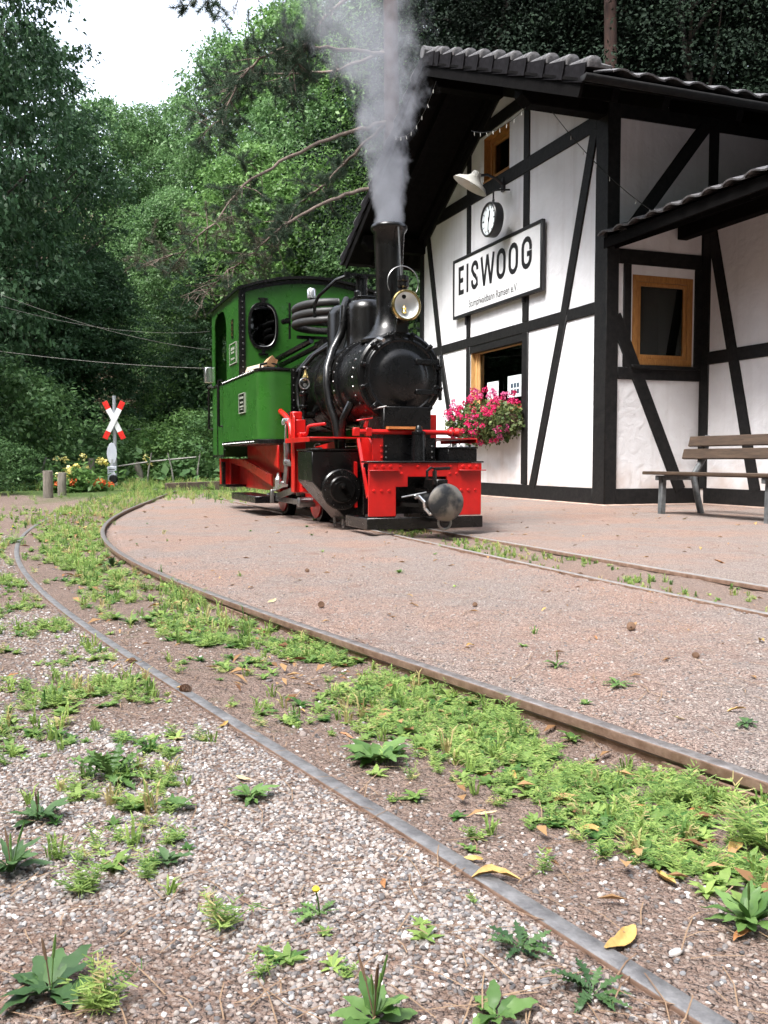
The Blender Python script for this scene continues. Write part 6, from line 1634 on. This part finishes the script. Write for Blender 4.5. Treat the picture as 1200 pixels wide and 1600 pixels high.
for _ in range(1500):
    y = .9 + 7*lg.random()**1.2; x = lg.uniform(-.45*y, .45*y); z = ground_z(x, y)+.006; a = lg.uniform(0,6.28); L = lg.uniform(.012,.05); w = .0008 + .0004*(y > 2)
    d = Vector((math.cos(a), math.sin(a), lg.uniform(-.08,.12)))*L; s_ = Vector((-math.sin(a), math.cos(a), 0))*w; p = Vector((x,y,z)); b = len(V_); c_ = Vector((-math.sin(a),math.cos(a),0))*L*lg.uniform(-.15,.15)
    V_ += [p-d-s_, p-d+s_, p+c_+s_+Vector((0,0,.002)), p+c_-s_+Vector((0,0,.002)), p+d+s_, p+d-s_]; F_ += [(b,b+1,b+2,b+3),(b+3,b+2,b+4,b+5)]
mt['litter'] = M('dry_pine_needles', (.16,.09,.05), (.34,.23,.14), rough=.7, scale=3)
tag(link('needle_litter', np_mesh('needle_litter', [v[:] for v in V_], F_), mt['litter']), kind='stuff')

# ------------------------------------------------------------------ pebbles: real stones in one mass
pg = np.random.default_rng(4)
def pts_in(n, y0, y1, keepf, pw=1.0):
    y = y0 + (y1-y0)*pg.uniform(0,1,n)**pw; x = pg.uniform(-.47,.47,n)*y
    k = keepf(x, y); return x[k], y[k]
sets = []
# outside the curve and between the rails
def kl(x, y):
    soil = np.array([noise.noise(Vector((a*1.6,b*1.6,5.1))) for a, b in zip(x, y)])
    bed = (x > x_out(y)+.03) & (x < x_in(y)-.03)
    return ((x < x_out(y)-.03) | (bed & (pg.uniform(0,1,len(x)) < .13))) & (pg.uniform(0,1,len(x)) < np.where(soil > .16, .10, np.where(soil > .06, .5, .94)))
for n, y0, y1, r0, r1 in ((46000,.85,1.9,.0020,.0054),(34000,1.9,3.4,.003,.0064),(22000,3.4,7.0,.004,.0075)):
    x, y = pts_in(n, y0, y1, kl); sets.append((x, y, pg.uniform(r0, r1, len(x))*.72, pg.uniform(0,1,len(x))))
def kr(x, y): return (x > x_in(y)+.03) & (x < x2l(y)-.03)
x, y = pts_in(15000, 1.3, 5.5, kr, 1.2); sets.append((x, y, pg.uniform(.0018,.0045,len(x)), pg.uniform(.10,.62,len(x))))
# a few larger stones
def ka(x, y): return (np.abs(x-x_out(y)) > .04) & (x < x_in(y)-.04)
x, y = pts_in(70, .9, 3.2, ka); sets.append((x, y, pg.uniform(.005,.009,len(x)), pg.uniform(.1,1,len(x))))
X = np.concatenate([s[0] for s in sets]); Y = np.concatenate([s[1] for s in sets]); Rr = np.concatenate([s[2] for s in sets]); Tt = np.concatenate([s[3] for s in sets])
ix = np.clip(np.searchsorted(xs, X)-1, 0, nx-2); iy = np.clip(np.searchsorted(ys, Y)-1, 0, ny-2)
fa = (X-xs[ix])/(xs[ix+1]-xs[ix]); fb = (Y-ys[iy])/(ys[iy+1]-ys[iy])
Zg = GZ[iy,ix]*(1-fa)*(1-fb)+GZ[iy,ix+1]*fa*(1-fb)+GZ[iy+1,ix]*(1-fa)*fb+GZ[iy+1,ix+1]*fa*fb
pm = bpy.data.meshes.new('pebbles'); pm.vertices.add(len(X))
pm.vertices.foreach_set('co', np.stack([X, Y, Zg + Rr*.05], 1).astype(np.float32).ravel())
def pattr(nm, ty, arr):
    a = pm.attributes.new(nm, ty, 'POINT'); a.data.foreach_set('vector' if ty == 'FLOAT_VECTOR' else 'value', np.asarray(arr, np.float32).ravel())
pattr('stone_scale', 'FLOAT_VECTOR', np.stack([Rr*pg.uniform(.8,1.5,len(X)), Rr*pg.uniform(.8,1.2,len(X)), Rr*pg.uniform(.45,.9,len(X))], 1))
pattr('stone_turn', 'FLOAT_VECTOR', np.stack([pg.uniform(-.5,.5,len(X)), pg.uniform(-.5,.5,len(X)), pg.uniform(0,6.28,len(X))], 1))
pattr('tint', 'FLOAT', Tt)
pm.update()
m, nt, p, N, L = nmat('river_pebble')
at = N.new('ShaderNodeAttribute'); at.attribute_type = 'INSTANCER'; at.attribute_name = 'tint'
cr = N.new('ShaderNodeValToRGB'); cr.color_ramp.interpolation = 'LINEAR'; el = cr.color_ramp.elements
stops = [(0,(.085,.078,.078)),(.18,(.17,.152,.146)),(.36,(.28,.225,.195)),(.52,(.32,.288,.265)),(.66,(.37,.30,.258)),(.8,(.19,.19,.198)),(.9,(.44,.41,.385)),(1,(.60,.58,.56))]
while len(el) < len(stops): el.new(.5)
for e, (a, c) in zip(el, stops): e.position = a; e.color = (*c, 1)
L.new(at.outputs['Fac'], cr.inputs[0]); L.new(cr.outputs[0], p.inputs['Base Color']); p.inputs['Roughness'].default_value = .7; p.inputs['Specular IOR Level'].default_value = .35
mt['pebble'] = m
ng = bpy.data.node_groups.new('scatter_stones', 'GeometryNodeTree')
ng.interface.new_socket('Geometry', in_out='INPUT', socket_type='NodeSocketGeometry'); ng.interface.new_socket('Geometry', in_out='OUTPUT', socket_type='NodeSocketGeometry')
gi = ng.nodes.new('NodeGroupInput'); go_ = ng.nodes.new('NodeGroupOutput'); LK = ng.links.new
join = ng.nodes.new('GeometryNodeGeometryToInstance')
for k in range(4):
    ic = ng.nodes.new('GeometryNodeMeshIcoSphere'); ic.inputs['Radius'].default_value = 1.0; ic.inputs['Subdivisions'].default_value = 2
    sp = ng.nodes.new('GeometryNodeSetPosition'); tx = ng.nodes.new('ShaderNodeTexNoise'); tx.noise_dimensions = '4D'; tx.inputs['W'].default_value = k*3.7; tx.inputs['Scale'].default_value = .9; tx.inputs['Detail'].default_value = 1
    vm = ng.nodes.new('ShaderNodeVectorMath'); vm.operation = 'SUBTRACT'; vm.inputs[1].default_value = (.5,.5,.5)
    vs = ng.nodes.new('ShaderNodeVectorMath'); vs.operation = 'SCALE'; vs.inputs['Scale'].default_value = 1.1
    sh = ng.nodes.new('GeometryNodeSetShadeSmooth'); sm_ = ng.nodes.new('GeometryNodeSetMaterial'); sm_.inputs['Material'].default_value = mt['pebble']
    LK(ic.outputs['Mesh'], sp.inputs['Geometry']); LK(tx.outputs['Color'], vm.inputs[0]); LK(vm.outputs[0], vs.inputs[0]); LK(vs.outputs[0], sp.inputs['Offset'])
    LK(sp.outputs[0], sh.inputs[0]); LK(sh.outputs[0], sm_.inputs[0]); LK(sm_.outputs[0], join.inputs[0])
ip = ng.nodes.new('GeometryNodeInstanceOnPoints'); ip.inputs['Pick Instance'].default_value = True
def nattr(nm, ty):
    a = ng.nodes.new('GeometryNodeInputNamedAttribute'); a.data_type = ty; a.inputs['Name'].default_value = nm; return a.outputs[0]
LK(gi.outputs[0], ip.inputs['Points']); LK(join.outputs[0], ip.inputs['Instance'])
e2r = ng.nodes.new('FunctionNodeEulerToRotation'); LK(nattr('stone_turn','FLOAT_VECTOR'), e2r.inputs[0]); LK(e2r.outputs[0], ip.inputs['Rotation'])
LK(nattr('stone_scale','FLOAT_VECTOR'), ip.inputs['Scale'])
ri = ng.nodes.new('FunctionNodeRandomValue'); ri.data_type = 'INT'; ri.inputs[4].default_value = 0; ri.inputs[5].default_value = 3
LK(ri.outputs[2], ip.inputs['Instance Index']); LK(ip.outputs[0], go_.inputs[0])
po = bpy.data.objects.new('gravel', pm); COL.objects.link(po); md = po.modifiers.new('stones', 'NODES'); md.node_group = ng
pm.materials.append(mt['pebble']); tag(po, kind='stuff')
# ------------------------------------------------------------------ smoke from the chimney
def smoke():
    base = at_lo(-.72, YC, 2.47)
    o = obj('smoke', MB().box(-1.45, .65, -.75, .75, -.02, 2.75), None)
    o.location = base; tag(o, kind='stuff')
    m, nt, p, N, L = nmat('coal_smoke'); N.remove(p)
    tc = N.new('ShaderNodeTexCoord'); sx = N.new('ShaderNodeSeparateXYZ'); L.new(tc.outputs['Object'], sx.inputs[0])
    def mth(op, a, b=None, c=None, clamp=False):
        x = N.new('ShaderNodeMath'); x.operation = op; x.use_clamp = clamp
        for k, s in enumerate((a, b, c)):
            if s is None: continue
            if isinstance(s, (int, float)): x.inputs[k].default_value = s
            else: L.new(s, x.inputs[k])
        return x.outputs[0]
    def curve(src, pts, lo, hi):
        """piecewise value over the height"""
        mr = N.new('ShaderNodeMapRange'); L.new(src, mr.inputs['Value']); mr.inputs['From Max'].default_value = 2.6
        cr = N.new('ShaderNodeValToRGB'); cr.color_ramp.interpolation = 'B_SPLINE' if False else 'LINEAR'; e = cr.color_ramp.elements
        while len(e) < len(pts): e.new(.5)
        for q, (z, v) in zip(e, pts): q.position = z/2.6; q.color = ((v-lo)/(hi-lo),)*3 + (1,)
        L.new(mr.outputs[0], cr.inputs[0]); return mth('MULTIPLY_ADD', cr.outputs[0], hi-lo, lo)
    z = sx.outputs['Z']
    cx = curve(z, [(0,.0),(.5,-.02),(1.0,-.05),(1.35,-.13),(1.7,-.27),(2.0,-.41),(2.6,-.70)], -.9, .3)
    rad = curve(z, [(0,.130),(.25,.150),(.6,.19),(1.0,.26),(1.4,.39),(1.8,.53),(2.6,.70)], 0, .8)
    # warp the coordinates so that the edge billows
    mp = N.new('ShaderNodeMapping'); L.new(tc.outputs['Object'], mp.inputs[0]); mp.inputs['Scale'].default_value = (1,1,.75)
    n1 = N.new('ShaderNodeTexNoise'); n1.inputs['Scale'].default_value = 3.2; n1.inputs['Detail'].default_value = 5; n1.inputs['Roughness'].default_value = .62
    L.new(mp.outputs[0], n1.inputs['Vector'])
    n2 = N.new('ShaderNodeTexNoise'); n2.inputs['Scale'].default_value = 9; n2.inputs['Detail'].default_value = 6; n2.inputs['Roughness'].default_value = .6; n2.inputs['Distortion'].default_value = .5
    L.new(mp.outputs[0], n2.inputs['Vector'])
    dx = mth('SUBTRACT', sx.outputs['X'], cx)
    r = mth('SQRT', mth('ADD', mth('MULTIPLY', dx, dx), mth('MULTIPLY', sx.outputs['Y'], sx.outputs['Y'])))
    q = mth('DIVIDE', r, rad)                                    # 1 at the rim
    amp = curve(z, [(0,.25),(.2,.8),(.8,1.5),(2.6,2.4)], 0, 2.5)
    wob = mth('MULTIPLY', mth('ADD', mth('MULTIPLY', mth('SUBTRACT', n1.outputs['Fac'], .5), 1.7), mth('MULTIPLY', mth('SUBTRACT', n2.outputs['Fac'], .5), 1.3)), amp)
    inside = mth('SUBTRACT', mth('ADD', 1.0, wob), q)
    soft = curve(z, [(0,3.6),(.6,2.6),(1.4,1.7),(2.6,1.0)], 0, 6)
    d = mth('MULTIPLY', inside, soft, clamp=True)
    strength = curve(z, [(0,9),(.5,4.6),(1.0,2.4),(1.4,1.3),(1.8,.75),(2.2,.4),(2.6,.0)], 0, 20)
    dens = mth('MULTIPLY', d, strength)
    pv = N.new('ShaderNodeVolumePrincipled'); pv.inputs['Color'].default_value = (.56,.575,.615,1); pv.inputs['Anisotropy'].default_value = .25
    L.new(dens, pv.inputs['Density'])
    L.new(pv.outputs[0], N['Material Output'].inputs['Volume'])
    o.data.materials.append(m)
smoke()
